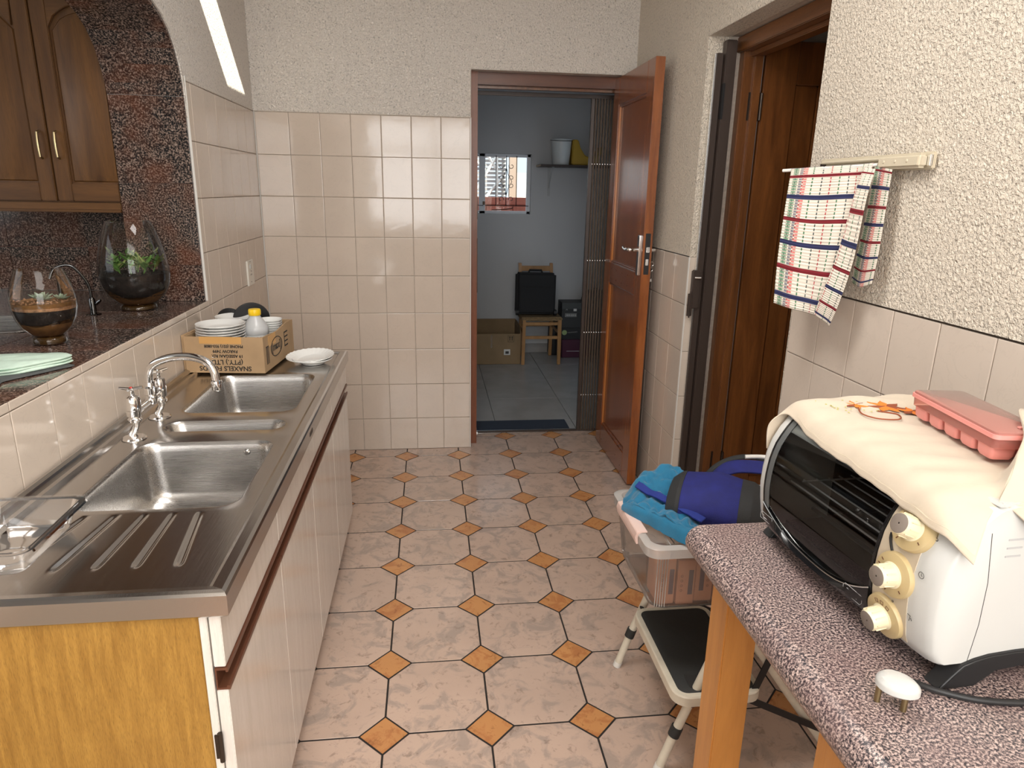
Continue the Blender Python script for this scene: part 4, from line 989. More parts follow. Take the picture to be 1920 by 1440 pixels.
# kitchen tap on the ledge
kt = thing('swan_neck_tap', 'chrome swan neck tap behind the short glass terrarium on the ledge', 'tap', (-.285, -1.29, LEDGE+.001))
G().lathe([(.001, .002), (.022, .002), (.024, 0)], n=22).build('base_flange', 'dark_steel', kt)
G().lathe([(.010, 0), (.010, .05), (.007, .056)], n=18).build('body', 'dark_steel', kt)
G().tube(catmull([(0, 0, .05), (-.004, 0, .10), (-.028, -.01, .150), (-.052, -.02, .168), (-.085, -.035, .158), (-.100, -.045, .125)], 6), .0045, 12).build('spout', 'dark_steel', kt)
G().tube([(.012, 0, .035), (.03, -.004, .048)], [.006, .004], 8).build('lever', 'dark_steel', kt)
G().tube([(-.10, .01, 0), (-.10, .01, .13), (-.10, .01, .155)], [.009, .007, .005], 12).build('side_valve', 'dark_steel', kt)
# folded mint towel, with a grey cloth under it
def slab_cloth(name, m, label, outline, z0, th, layers, cat):
    t = thing(name, label, cat, (0, 0, 0)); cx = sum(p[0] for p in outline)/len(outline); cy = sum(p[1] for p in outline)/len(outline)
    t.location = (cx, cy, z0)
    for L_ in range(layers):
        pts = catmull([(p[0]-cx+random.uniform(-.003, .003), p[1]-cy+random.uniform(-.003, .003), 0) for p in outline+[outline[0]]], 5)[:-1]
        g = G(); a = L_*th/layers; b = a+th/layers*.95; rings = []
        for k_, zz in ((.97, a), (1.0, a+(b-a)*.4), (1.0, a+(b-a)*.7), (.975, b), (.6, b), (.2, b)):
            rings.append([(p.x*k_, p.y*k_, zz+(.0012*math.sin(p.x*60)+.0012*math.cos(p.y*50+1) if k_ < 1 else 0)*(1 if zz == b else 0)) for p in pts])
        g.ring(rings, cap=(True, True)); g.build('folded_layer', m, t, angle=70)
    return t
slab_cloth('grey_cloth', 'grey_tarp', 'thin grey cloth lying under the folded mint towel', [(-.42, -2.17), (-.30, -2.03), (-.03, -2.01), (-.028, -2.06), (-.085, -2.16), (-.10, -2.20), (-.3, -2.24)], LEDGE+.001, .004, 1, 'cloth')
slab_cloth('folded_towel', 'mint', 'folded mint green towel on the near left end of the granite ledge', [(-.44, -2.14), (-.33, -1.98), (-.17, -1.985), (-.11, -1.975), (-.03, -1.985), (-.026, -2.02), (-.07, -2.09), (-.10, -2.125), (-.20, -2.165), (-.33, -2.19)], LEDGE+.0055, .019, 3, 'towel')

# ------------------------------------------------------------------ table on the right
TZ = .87; TX0, TX1, TY0, TY1 = 1.322, 1.936, -4.05, -2.665
tb = thing('side_table', 'orange wood table with a pink grey granite pattern top along the right wall', 'table', (1.63, -3.35, 0))
ax, ay = -1.63, 3.35
prof = []
rr = .030
for k in range(9):
    a = PI/2+PI/2*k/8*1.0; prof.append((TX0+rr+rr*math.cos(a), TZ-rr+rr*math.sin(a)))
for k in range(1, 6):
    a = PI+PI/3*k/5; prof.append((TX0+rr+rr*math.cos(a), TZ-rr+rr*math.sin(a)))
prof += [(TX0+.030, TZ-.056), (TX1, TZ-.056), (TX1, TZ)]
G().prism([(x+ax, z) for x, z in prof], 'y', TY0+ay, TY1+ay).build('table_top', 'laminate', tb, 0, angle=25)
def tbx(lo, hi, name, m='table_wood', b=.0025): return rbox((lo[0]+ax, lo[1]+ay, lo[2]), (hi[0]+ax, hi[1]+ay, hi[2]), name, m, tb, b)
tbx((1.352, TY0+.02, .802), (1.372, TY1-.012, .8135), 'edge_rail')
for y in (-2.752, -3.112, -4.0): tbx((1.376, y, .001), (1.438, y+.068, .8135), 'leg')
for y in (-2.752, -4.0): tbx((1.868, y, .001), (1.925, y+.066, .8135), 'leg')

# ------------------------------------------------------------------ toaster oven
tz0 = TZ+.0005
ov = thing('toaster_oven', 'white worktop toaster oven with a dark curved glass door and three dials', 'oven', (1.468, -3.108, tz0), math.radians(3.6)); ov.scale = (1, 1, .957)
OL, OD = .402, .325
fp = [(.006, .030), (-.002, .034), (-.009, .050), (-.014, .080), (-.017, .110), (-.016, .140), (-.012, .170), (-.004, .195), (.008, .217), (.022, .236), (.040, .250), (.060, .257)]
def fx(z):
    for (x0, z0), (x1, z1) in zip(fp, fp[1:]):
        if z0 <= z <= z1: return x0+(x1-x0)*(z-z0)/(z1-z0)
    return fp[-1][0]
def body_prism(y0, y1, name, m, off=0, x_back=OD, r0=0, r1=0):
    sec = [(x+off, z) for x, z in fp]+[(x_back-.02, .257), (x_back, .240), (x_back, .034), (x_back-.004, .030)]
    cx, cz = .16, .145
    rings = []
    def scaled(y, k): return [(cx+(x-cx)*(1-k*.055) if x < cx else cx+(x-cx)*(1-k*.01), y, cz+(z-cz)*(1-k*.035)) for x, z in sec]
    if r0: rings += [scaled(y0, 1), scaled(y0+r0*.12, .55), scaled(y0+r0*.4, .2), scaled(y0+r0, 0)]
    else: rings += [scaled(y0, 0)]
    if r1: rings += [scaled(y1-r1, 0), scaled(y1-r1*.4, .2), scaled(y1-r1*.1, .55), scaled(y1, 1)]
    else: rings += [scaled(y1, 0)]
    return G().ring(rings).build(name, m, ov, angle=50)
# main case behind the front, front frame parts
g = G(); cs = [(.045, .030), (.045, .257), (OD-.02, .257), (OD, .240), (OD, .034), (OD-.004, .030)]
body_prism(0, .104, 'control_panel', 'white_plastic', 0, .110, r0=.034)
body_prism(.376, OL, 'front_frame', 'white_plastic', 0, .110, r1=.012)
rbox((.100, .0002, .031), (OD, .006, .250), 'side_panel', 'white_plastic', ov, .0015)
rbox((.100, OL-.006, .031), (OD, OL-.001, .250), 'side_panel', 'white_plastic', ov, .0015)
G().prism([(.046, .252), (.05, .2575), (OD-.02, .2575), (OD-.002, .245), (OD-.002, .23), (OD-.008, .23), (OD-.012, .242), (OD-.025, .252)], 'y', .002, OL-.002).build('top_panel', 'white_plastic', ov, .001)
rbox((OD-.006, .003, .034), (OD-.001, OL-.003, .245), 'back_panel', 'white_plastic', ov, .001)
rbox((.0, .10, .0265), (OD-.01, .39, .034), 'bottom_strip', 'white_plastic', ov, .002)
G().prism([(.0075, .217), (.021, .235), (.039, .2492), (.060, .2565), (.060, .242), (.03, .230)], 'y', .10, .38).build('top_strip', 'white_plastic', ov)
# cavity: five thin walls
g = G(); g.box((.03, .108, .036), (.30, .384, .040)); g.box((.03, .108, .236), (.30, .384, .240)); g.box((.30, .108, .036), (.304, .384, .240)); g.box((.03, .104, .036), (.30, .108, .240)); g.box((.03, .384, .036), (.30, .388, .240))
g.build('oven_cavity', 'cavity', ov, smooth=False)
for k in range(9): G().tube([(.030+k*.024, .110, .118), (.030+k*.024, .382, .118)], .0015, 6).build('rack_wire', 'rack', ov)
for y in (.14, .36): G().tube([(.04, y, .1225), (.27, y, .1225)], .0016, 6).build('rack_wire', 'rack', ov)
for x, z in ((.08, .06), (.20, .06), (.08, .222), (.20, .222)): G().tube([(x, .11, z), (x, .382, z)], .004, 8).build('heating_element', 'cavity', ov)
zs_ = [.034+.202*k/14 for k in range(15)]
g = G(); g.grid([[(fx(z)-.002, y, z) for z in zs_] for y in (.106, .376)]); g.build('glass_door', 'oven_glass', ov, fix=False, angle=60)
for y in (.1035, .3740): 
    g = G(); g.ring([[(fx(z)-.0032, y, z), (fx(z)-.0032, y+.004, z), (fx(z)+.010, y+.004, z), (fx(z)+.010, y, z)] for z in zs_]); g.build('door_edge', 'black_gloss', ov, angle=50)
g = G(); g.ring([[(fx(z)-.0026, .362, z), (fx(z)-.0026, .374, z), (fx(z)-.001, .374, z), (fx(z)-.001, .362, z)] for z in zs_]); g.build('door_stripe', 'stripe', ov, angle=50)
# crescent handle with its bright edge line
def hz(y): 
    t = (y-.240)/.134; return .040+.042*abs(t)**2.2
rows = []; N_ = 28
for i in range(N_+1):
    y = .106+.268*i/N_; zt = hz(y); prt = .006+.010*math.sin(PI*i/N_)
    rows.append([(fx(.034)+.002, y, .0335), (fx(.036)-prt, y, .036), (fx((.036+zt)/2)-prt-.001, y, (.036+zt)/2), (fx(zt)-.0045, y, zt), (fx(zt)+.002, y, zt)])
G().ring(rows).build('door_handle', 'black_gloss', ov, angle=50)
G().tube([(fx(hz(.106+.268*i/N_))-.0052, .106+.268*i/N_, hz(.106+.268*i/N_)) for i in range(N_+1)], .0011, 6).build('chrome_line', 'wire', ov)
# maker badge outlines (plain plates as in the photograph)
def badge(y, z, s):
    o_ = (fx(z)-.0075, y, z); Tm = basis(o_, (0, -1, .0), (-.1, 0, 1))
    g = G(); q = [(-.020, -.008), (.016, -.008), (.020, -.003), (.020, .008), (-.016, .008), (-.020, .003), (-.020, -.008)]
    g.tube([(a*s, b_*s, 0) for a, b_ in q], .0004, 4, Tm); g.tube([(-.012*s, .002*s, 0), (-.004*s, .002*s, 0)], .0005, 4, Tm); g.tube([(-.010*s, -.003*s, 0), (.010*s, -.003*s, 0)], .0008, 4, Tm); g.build('maker_badge', 'print_grey' if s > 1.1 else 'ext_grey', ov)
badge(.135, .052, 1.0); badge(.362, .055, .9)
# cream facing of the control panel and dials
zc_ = [.040+.205*k/14 for k in range(15)]
G().ring([[(fx(z)-.0012, .040, z), (fx(z)-.0012, .1025, z), (fx(z)+.004, .1025, z), (fx(z)+.004, .040, z)] for z in zc_]).build('panel_facing', 'panel_cream', ov, angle=60)
for zi, yk in ((.195, .062), (.127, .066), (.058, .075)):
    zz = zi; sl = (fx(zz+.01)-fx(zz-.01))/.02
    n_x = Vector((-1, 0, sl)).normalized(); T = Matrix.Translation((fx(zz), yk, zz)) @ n_x.to_track_quat('Z', 'Y').to_matrix().to_4x4()
    base_ = G().lathe([(.001, .0075), (.0245, .0075), (.0300, .006), (.0312, .002), (.0312, -.002)], n=44, T=T).build('dial_plate', 'cream_plastic', ov)
    kn = G().lathe([(.0185, .007), (.0155, .009), (.0142, .027), (.0132, .029)], n=32, T=T).build('knob', 'cream_knob', base_)
    G().lathe([(.001, .0292), (.0122, .0292), (.0132, .0287)], n=28, T=T).build('knob_insert', 'grey_insert', base_)
    g = G()
    for k in range(10):
        a = k*2*PI/10; g.box((.0138, -.0006, .011), (.0160, .0006, .025), T @ Matrix.Rotation(a, 4, 'Z'))
    g.build('knob_ribs', 'cream_knob', base_)
    g = G()
    if zi > .16: marks = [(a, .0235, .0012) for a in (-.5, -.9, -1.3, -1.7, -2.1, 1.0)]
    elif zi > .1: marks = [(a, .0235, .0013) for a in (-.2, -.6, -1.0, -1.4, -1.8, -2.2, .9)]
    else: marks = []
    for a, r_, s_ in marks: g.box((r_-.002, -s_/2, .0074), (r_+.002, s_/2, .0080), T @ Matrix.Rotation(a-PI/2, 4, 'Z'))
    if not marks:
        for a in (1.1, 1.55, 2.0):
            Tq = T @ Matrix.Rotation(a, 4, 'Z') @ Matrix.Translation((.0225, 0, .0078)); g.tube([(-.0025, -.0025, 0), (.0025, -.0025, 0), (.0025, .0025, 0), (-.0025, .0025, 0), (-.0025, -.0025, 0)], .0004, 4, Tq)
    g.build('dial_marks', 'brown_channel', base_)
def pmark(y, z, r, kind):
    T = basis((fx(z)-.0022, y, z), (0, -1, 0), (0, 0, 1)); g = G()
    if kind == 'clock':
        g.tube([(r*math.cos(a), r*math.sin(a), 0) for a in [k*2*PI/16 for k in range(17)]], .0004, 4, T); g.tube([(0, r*.7, 0), (0, 0, 0), (r*.4, -r*.2, 0)], .0004, 4, T)
    elif kind == 'dot': g.lathe([(.001, .0004), (r, .0004), (r, 0)], n=10, T=T)
    elif kind == 'therm': g.tube([(0, r*1.6, 0), (0, 0, 0)], .0004, 4, T); g.tube([(r*.5*math.cos(a), -r*.4+r*.5*math.sin(a), 0) for a in [k*2*PI/10 for k in range(11)]], .0004, 4, T)
    else: g.tube([(-r, r, 0), (r*.2, r*.8, 0), (0, -r, 0)], .0005, 4, T); g.tube([(r*.5, r*.3, 0), (r, -r*.5, 0)], .0005, 4, T)
    g.build('printed_mark', 'ink', ov)
pmark(.028, .150, .0042, 'clock'); pmark(.030, .200, .004, 'therm'); pmark(.033, .084, .004, 'fun'); pmark(.057, .1515, .0016, 'dot'); pmark(.063, .0885, .0016, 'dot')
g = G(); 
path = [(fx(.176-.030*k/8)-.0026, .090-.018*(k/8)**1.6, .176-.030*k/8) for k in range(9)]; g.tube(path, .0017, 6); g.build('slot', 'ink', ov)
for xq, zq in [(.118, .232-.0115*k) for k in range(6)]+[(.078, .186), (.078, .1975), (.078, .209)]:
    rbox((xq-.013+.036*(xq > .1), -.0006, zq-.0015), (xq+.009+.036*(xq > .1), .0012, zq+.0012), 'vent_slot', 'ext_grey', ov, .0004)
G().tube([(.046, .0004, .034), (.051, .0004, .09), (.050, .0004, .15), (.040, .0004, .22)], .0007, 5).build('seam_line', 'ink', ov)
for y0, y1 in ((-.006, .020), (.382, .408)):
    G().prism([(.038, .034), (.026, .022), (.010, .004), (.006, .0), (.058, .0), (.070, .008), (.086, .020), (.12, .0225), (.31, .0225), (.31, .0), (.325, .0), (.33, .046), (.11, .046), (.075, .044), (.055, .040)], 'y', y0, y1).build('foot_rail', 'black', ov, .004, seg=3)

# cloth draped on the oven (local frame of its own thing, same placement as the oven)
cl = thing('embroidered_cloth', 'cream cotton cloth with orange embroidery draped over the toaster oven', 'cloth', (1.468, -3.108, tz0), math.radians(3.6)); cl.scale = (1, 1, .957)
K = [
 [(-.004, .4095, .168), (-.006, .408, .215), (.013, .388, .240), (.005, .30, .226), (.000, .20, .222), (-.006, .10, .216), (-.012, .03, .213), (-.010, .008, .212), (.002, -.020, .193)],
 [(.020, .4105, .168), (.022, .409, .225), (.030, .390, .263), (.022, .30, .253), (.016, .20, .250), (.010, .10, .247), (.004, .045, .243), (.016, .020, .240), (.030, .000, .236)],
 [(.050, .4115, .169), (.052, .410, .225), (.060, .392, .2655), (.056, .30, .264), (.054, .20, .263), (.052, .11, .262), (.050, .060, .262), (.050, .032, .260), (.052, .012, .256)],
 [(.110, .4115, .17), (.110, .410, .225), (.110, .393, .2665), (.108, .30, .2655), (.105, .20, .265), (.100, .12, .264), (.092, .075, .264), (.086, .048, .266), (.080, .030, .281)],
 [(.180, .4115, .172), (.180, .410, .225), (.180, .393, .2665), (.175, .30, .2665), (.165, .21, .266), (.150, .14, .265), (.136, .098, .265), (.122, .074, .268), (.110, .054, .297)],
 [(.240, .4115, .172), (.240, .410, .225), (.240, .393, .2665), (.235, .31, .2665), (.220, .23, .266), (.195, .16, .265), (.175, .115, .265), (.158, .092, .272), (.143, .080, .314)],
 [(.325, .4115, .172), (.325, .410, .225), (.325, .393, .2665), (.318, .32, .2660), (.300, .25, .2655), (.270, .18, .2655), (.240, .13, .268), (.215, .120, .290), (.190, .135, .325)],
 [(.333, .4115, .16), (.335, .410, .205), (.335, .393, .225), (.335, .32, .240), (.325, .25, .255), (.300, .19, .262), (.275, .150, .275), (.255, .140, .290), (.235, .145, .312)]]
S = surf(K, 7, 9)
S = [[Vector((p.x, p.y, p.z+.0016*math.sin(p.x*85+p.y*30)*math.sin(p.y*45)+.0010*math.sin(p.y*130+p.x*60))) for p in r] for r in S]
S2 = surf([[(.050, .010, .257), (.082, .030, .284), (.112, .055, .300), (.146, .082, .317), (.190, .135, .328), (.240, .150, .312), (.30, .16, .29)],
 [(.060, .000, .250), (.092, .012, .272), (.130, .026, .290), (.170, .040, .302), (.215, .060, .304), (.27, .07, .290), (.32, .08, .275)],
 [(.070, -.008, .240), (.108, -.006, .246), (.150, -.004, .254), (.200, .0, .258), (.25, .002, .258), (.30, .0, .255), (.335, .0, .25)],
 [(.085, -.014, .226), (.125, -.016, .212), (.170, -.018, .200), (.215, -.018, .192), (.26, -.018, .188), (.30, -.018, .185), (.335, -.016, .185)]], 7, 7)
o = G().grid(S2).build('turned_back_flap', 'cloth', cl, angle=180); md = o.modifiers.new('thickness', 'SOLIDIFY'); md.thickness = .0018
o = G().grid(S).build('cloth_sheet', 'cloth', cl, angle=180)
md = o.modifiers.new('thickness', 'SOLIDIFY'); md.thickness = .0018; md.offset = -1
hem = [S[0][j] for j in range(len(S[0]))]
G().tube([p+Vector((-.0006, 0, .011 if p.z < .25 else 0)) for p in hem[22:]], .0006, 4).build('hem_stitch', 'panel_cream', cl)
def petal(cx, cy, a, l, w, m):
    g = G(); n = 8; z = .2685; ca, sa = math.cos(a), math.sin(a); L1 = [(cx+ca*l*k/n-sa*w*math.sin(PI*k/n), cy+sa*l*k/n+ca*w*math.sin(PI*k/n), z) for k in range(n+1)]; L2 = [(cx+ca*l*k/n+sa*w*math.sin(PI*k/n), cy+sa*l*k/n-ca*w*math.sin(PI*k/n), z) for k in range(n+1)]
    mid = [(cx+ca*l*k/n, cy+sa*l*k/n, z+.0012) for k in range(n+1)]; g.grid([L1, mid, L2]); g.build('embroidered_petal', m, cl)
for cx, cy, n_p, r_ in ((.150, .330, 7, .030), (.105, .345, 6, .020), (.175, .300, 6, .022)):
    for k in range(n_p): petal(cx, cy, k*2*PI/n_p+.3, r_, r_*.24, 'embroidery' if k % 3 else 'embroidery2')
g = G(); g.tube(catmull([(.10, .33, .2685), (.085, .30, .2685), (.095, .275, .2685), (.125, .268, .2685), (.14, .29, .2685), (.12, .31, .2685)], 6), .0012, 5); g.tube(catmull([(.19, .31, .2685), (.21, .28, .2685), (.19, .255, .2685), (.17, .27, .2685)], 6), .0011, 5); g.build('embroidered_stem', 'embroidery2', cl)
g = G()
for k in range(38): g.lathe([(.0018, 0), (.0012, .0012), (.0001, .0015)], (random.uniform(.05, .15), random.uniform(.31, .375), .2675), 6)
o = g.build('embroidered_dots', 'embroidery3', cl); o['kind'] = 'stuff'

# pink ice tray
ic = thing('ice_cube_tray', 'pink plastic ice cube tray with a lid lying on the cream cloth', 'ice tray', (1.627, -2.919, tz0+.2590), math.radians(-8))
IW, IL = .038, .098
G().ring([[(x, y, z) for x, y, z in rrect(IW, IL, .008, z)] for z in (.0365, .040)]+[[(x, y, z) for x, y, z in rrect(IW-.002, IL-.002, .007, .041)]]).build('lid', 'pink_lid', ic, fix=False)
G().ring([rrect(IW+.001, IL+.001, .008, .031), rrect(IW+.002, IL+.002, .008, .0312), rrect(IW+.002, IL+.002, .008, .0368), rrect(IW-.001, IL-.001, .008, .037), rrect(IW-.003, IL-.003, .008, .031)], cap=(False, False)).build('rim', 'pink', ic, fix=False)
G().ring([rrect(IW-.001, IL-.001, .007, .018), rrect(IW, IL, .008, .031)], cap=(False, False)).build('skirt', 'pink_clear', ic, fix=False)
cup = G().ring([rrect(.0135, .0130, .005, .0), rrect(.0155, .0150, .005, .004), rrect(.0165, .0155, .004, .017)], cap=(True, False)).build('cube_cup', 'pink', None, fix=False); mcup = cup.data; bpy.data.objects.remove(cup)
for i in range(2):
    for j in range(5): piece(mcup, 'cube_cup', ic, (-.0185+.037*i, -.076+.038*j, 0.0005))
rbox((-.0, -.085, .0412), (.045, -.078, .0435), 'lid_rib', 'pink', ic, .001)

# plug and power cable
pg = thing('mains_plug', 'white round two pin mains plug with brass pins lying on the table top', 'plug', (1.404, -3.128, TZ+.0225))
pg.rotation_euler = (0, 0, math.radians(-42))
g = G(); N_ = 32
sh = lambda k, z, s: (k_ for k_ in ())
def plug_ring(s, z): return [((.0265*math.cos(a)*(1.0 if math.cos(a) > 0 else .82))*s, (.0185*math.sin(a))*s, z) for a in [i*2*PI/N_ for i in range(N_)]]
g.ring([plug_ring(.90, .0), plug_ring(1.0, .002), plug_ring(1.0, .008), plug_ring(.97, .0105), plug_ring(.80, .0145), plug_ring(.4, .0165)]); g.build('plug_body', 'white_plastic', pg)
for x in (-.0155, .0125): G().tube([(x, -.005, .001), (x, -.005, -.0215)], .0036, 12).build('pin', 'brass', pg)
G().tube([(.0, .010, .001), (.0, .010, -.010)], .004, 12).build('pin', 'brass', pg)
cbl = G().tube(catmull([(1.424, -3.118, TZ+.024), (1.445, -3.112, TZ+.014), (1.47, -3.118, TZ+.006), (1.51, -3.136, TZ+.0045), (1.56, -3.146, TZ+.0045), (1.62, -3.150, TZ+.0045), (1.74, -3.16, TZ+.0045), (1.83, -3.12, TZ+.0045), (1.865, -3.02, TZ+.0045), (1.85, -2.92, TZ+.0045), (1.815, -2.90, TZ+.020), (1.797, -2.90, TZ+.045)], 8), .0040, 10).build('power_cable', 'black', None)
tag(cbl, 'black power cable running from the white plug behind the toaster oven', 'cable')

# ------------------------------------------------------------------ towel rail and tea towel
tr = thing('towel_rail', 'cream folding swing arm towel rail screwed on the right wall', 'towel rail', (XR, -2.12, 1.535))
rbox((-.010, -.218, -.019), (-.0015, .225, .018), 'back_plate', 'rail', tr, .003)
rbox((-.034, -.205, -.016), (-.010, -.060, .014), 'pivot_cover', 'rail', tr, .006, 3)
for y in (-.085, -.125, -.165): G().lathe([(.0, .002), (.003, .0015), (.004, 0)], (0, 0, 0), 12, Matrix.Translation((-.034, y, 0)) @ Matrix.Rotation(-PI/2, 4, 'Y')).build('screw', 'rail', tr)
rbox((-.016, -.215, -.012), (-.008, -.206, .012), 'end_clip', 'wire', tr, .001); rbox((-.016, .195, -.008), (-.008, .215, .006), 'end_clip', 'dark_chrome', tr, .001)
for (dx, dz) in ((-.014, .008), (-.014, -.004)): G().tube([(dx, -.07, dz), (dx, .205, dz)], .0042, 8).build('folded_arm', 'rail', tr)
G().tube([(-.026, -.055, -.005), (-.141, .175, -.015)], .0042, 10).build('swing_arm', 'white_trim', tr)
tw = thing('tea_towel', 'checked cotton tea towel hanging on the cream swing arm of the wall rail', 'towel', (1.80, -1.945, 1.52))
A_, B_ = Vector((0.012, -.024, 0)), Vector((.117, -.230, .011))
def sheet(ctrl, uv0, uv1, vv, name, nu=12, nv=14, rip=.003, parent=tw):
    S = surf(ctrl, nu, nv); R_, C_ = len(S), len(S[0]); vs = []; 
    for i in range(R_):
        for j in range(C_):
            p = S[i][j]; t = i/(R_-1); u = uv0+(uv1-uv0)*j/(C_-1); k = rip*min(1, t*2); vs.append((p.x+k*math.sin(u*75+1), p.y+k*.6*math.sin(u*75+1), p.z))
    g = G(); g.add(vs, [(i*C_+j, i*C_+j+1, (i+1)*C_+j+1, (i+1)*C_+j) for i in range(R_-1) for j in range(C_-1)]); o = g.build(name, 'towel', parent, fix=False, angle=180)
    uvl = o.data.uv_layers.new(name='UVMap')
    for lp in o.data.loops:
        i, j = divmod(lp.vertex_index, C_); uvl.data[lp.index].uv = (uv0+(uv1-uv0)*j/(C_-1), vv+.36*i/(R_-1))
    md = o.modifiers.new('thickness', 'SOLIDIFY'); md.thickness = .0022; md.offset = 1; return o
def off(p, d, z): return (p.x+d[0], p.y+d[1], z)
# front layer
sheet([[(.010, -.026, -.0), (.05, -.100, .004), (.09, -.178, .007), (.112, -.222, .010)],
       [(.006, -.028, -.004), (.046, -.104, .0), (.085, -.180, .003), (.106, -.222, .006)],
       [(.004, -.022, -.10), (.045, -.098, -.105), (.086, -.180, -.10), (.104, -.214, -.10)],
       [(.004, -.016, -.22), (.046, -.094, -.23), (.083, -.170, -.23), (.092, -.192, -.23)],
       [(.006, -.020, -.352), (.047, -.096, -.362), (.076, -.150, -.366), (.086, -.168, -.366)]], .0, .245, .028, 'front_layer')
# folded over narrow strip in front
sheet([[(.086, -.220, .004), (.090, -.235, .002), (.094, -.252, .0)],
       [(.078, -.212, -.06), (.074, -.236, -.062), (.076, -.262, -.064)],
       [(.072, -.190, -.20), (.070, -.222, -.206), (.074, -.250, -.21)],
       [(.062, -.165, -.30), (.062, -.200, -.308), (.066, -.232, -.314)],
       [(.060, -.142, -.362), (.062, -.178, -.372), (.064, -.206, -.380)]], .30, .365, .020, 'folded_strip')
# back layer hanging nearer the viewer side
sheet([[(.112, -.222, .008), (.112, -.250, .004), (.108, -.292, -.002)],
       [(.108, -.222, -.10), (.108, -.255, -.10), (.102, -.300, -.10)],
       [(.104, -.214, -.20), (.106, -.250, -.205), (.100, -.302, -.20)],
       [(.104, -.208, -.268), (.106, -.246, -.276), (.100, -.296, -.262)]], .008, .075, .030, 'back_layer')

# ------------------------------------------------------------------ step stool
ss = thing('step_stool', 'cream metal two step stool with black ribbed treads under the plastic crate', 'step stool', (1.66, -2.16, 0))
sx_, sy_ = -1.66, 2.16
def P3(x, y, z): return (x+sx_, y+sy_, z)
def tread(x0, x1, y0, y1, z, rr_=.04):
    cx, cy = (x0+x1)/2+sx_, (y0+y1)/2+sy_; hx_, hy_ = (x1-x0)/2, (y1-y0)/2
    R = lambda e, z_: rrect(hx_-e, hy_-e, max(.004, rr_-e), z_, 6, cx, cy)
    G().ring([R(.004, z-.030), R(0, z-.028), R(0, z-.004), R(.003, z), R(.016, z), R(.017, z-.003)], cap=(True, False)).build('step_frame', 'stool_white', ss, fix=False)
    G().ring([R(.0165, z-.004), R(.0165, z-.0005), R(.018, z+.0005)], cap=(True, True)).build('tread_mat', 'rubber', ss, fix=False)
tread(1.452, 1.685, -2.398, -2.015, .25)
tread(1.600, 1.845, -2.390, -2.025, .425)
rbox(P3(1.500, -2.365, .2506)[:3], P3(1.530, -2.315, .2512)[:3], 'label_patch', 'print_grey', ss, 0)
for y, s in ((-2.412, -1), (-1.985, 1)):
    yf_ = -2.365 if s < 0 else -1.957
    fl_ = [(1.436, yf_, .006), (1.470, yf_ if s > 0 else yf_, .113), (1.545, yf_, .325), (1.585, yf_, .42)]
    b = G().tube([P3(*p) for p in fl_], .0115, 14).build('front_leg', 'stool_white', ss)
    d = Vector(fl_[1])-Vector(fl_[0])
    G().tube([P3(*(Vector(fl_[0])+d*t)) for t in (-.05, .10)], .0128, 14).build('foot_cap', 'white_trim', b)
    G().tube([P3(*(Vector(fl_[0])+d*t)) for t in (.95, 1.20)], .0150, 14).build('rubber_collar', 'rubber', b)
    G().tube([P3(1.620, yf_, .422), P3(1.649, yf_, .384), P3(1.775, yf_+.0, .204), P3(1.915, yf_+.02*(s < 0), .010)], .0115, 14).build('rear_leg', 'stool_white', ss)
    rbox(P3(1.56, yf_-.008 if s < 0 else yf_+.002, .36), P3(1.62, yf_-.002 if s < 0 else yf_+.008, .425), 'hinge_plate', 'stool_white', ss, .002)
    e = .016*s
    for p, q in (((1.700, yf_+e, .351), (1.655, yf_+e, .215)), ((1.650, yf_+e, .219), (1.868, yf_+e, .105))):
        v = (Vector(q)-Vector(p)).normalized(); w = Vector((-v.z, 0, v.x))*.009; g = G(); o3 = Vector((sx_, sy_, 0)); h = Vector((0, .0015, 0)); p_, q_ = Vector(p)+o3, Vector(q)+o3
        g.ring([[p_-w-h, p_+w-h, p_+w+h, p_-w+h], [q_-w-h, q_+w-h, q_+w+h, q_-w+h]]); g.build('folding_brace', 'black', ss)
    G().lathe([(0, .003), (.005, .002), (.006, 0)], (0, 0, 0), 12, Matrix.Translation(P3(1.508, yf_+.011*s, .205)) @ Matrix.Rotation(PI/2 if s < 0 else -PI/2, 4, 'X')).build('rivet', 'brown_channel', ss)
G().tube([P3(1.500, -2.36, .215), P3(1.500, -1.96, .215)], .006, 8).build('cross_rod', 'black', ss)

# ------------------------------------------------------------------ plastic crate with card packs
CZ0 = .4265
cr = thing('storage_crate', 'clear plastic storage crate with a lid and pink latches on the step stool', 'storage box', (1.645, -2.142, CZ0))
HX, HY, CHh = .265, .175, .195
R = lambda e, z, r=.035: rrect(HX-e, HY-e, r, z, 6)
G().ring([R(.045, .004), R(.028, .010), R(.024, .03), R(.010, CHh-.03), R(.008, CHh-.028)], cap=(True, False)).build('crate_body', 'crate', cr, fix=False, angle=70)
G().ring([R(.008, CHh-.030), R(0, CHh-.029), R(-.002, CHh-.004), R(.003, CHh), R(.016, CHh), R(.020, CHh-.010), R(.024, CHh-.010)], cap=(False, False)).build('lid_rim', 'crate_rim', cr, fix=False, angle=50)
G().ring([R(.024, CHh-.0105), R(.06, CHh-.0095)], cap=(False, True)).build('lid_panel', 'crate', cr, fix=False)
for k in range(7): rbox((-.20+k*.066, -HY+.03, CHh-.0095), (-.198+k*.066, HY-.03, CHh-.0065), 'lid_rib', 'crate_rim', cr, .0005)
for k in range(6): rbox((-.21+k*.075, -HY-.0015, CHh-.027), (-.2085+k*.075, -HY+.002, CHh-.004), 'rim_rib', 'crate_rim', cr, 0)
for k in range(5):
    for y_ in (-1,):
        rbox((-.232+k*.006, -HY+.021-k*.0012, .02), (-.2305+k*.006, -HY+.0235-k*.0012, CHh-.03), 'corner_rib', 'crate_rim', cr, 0)
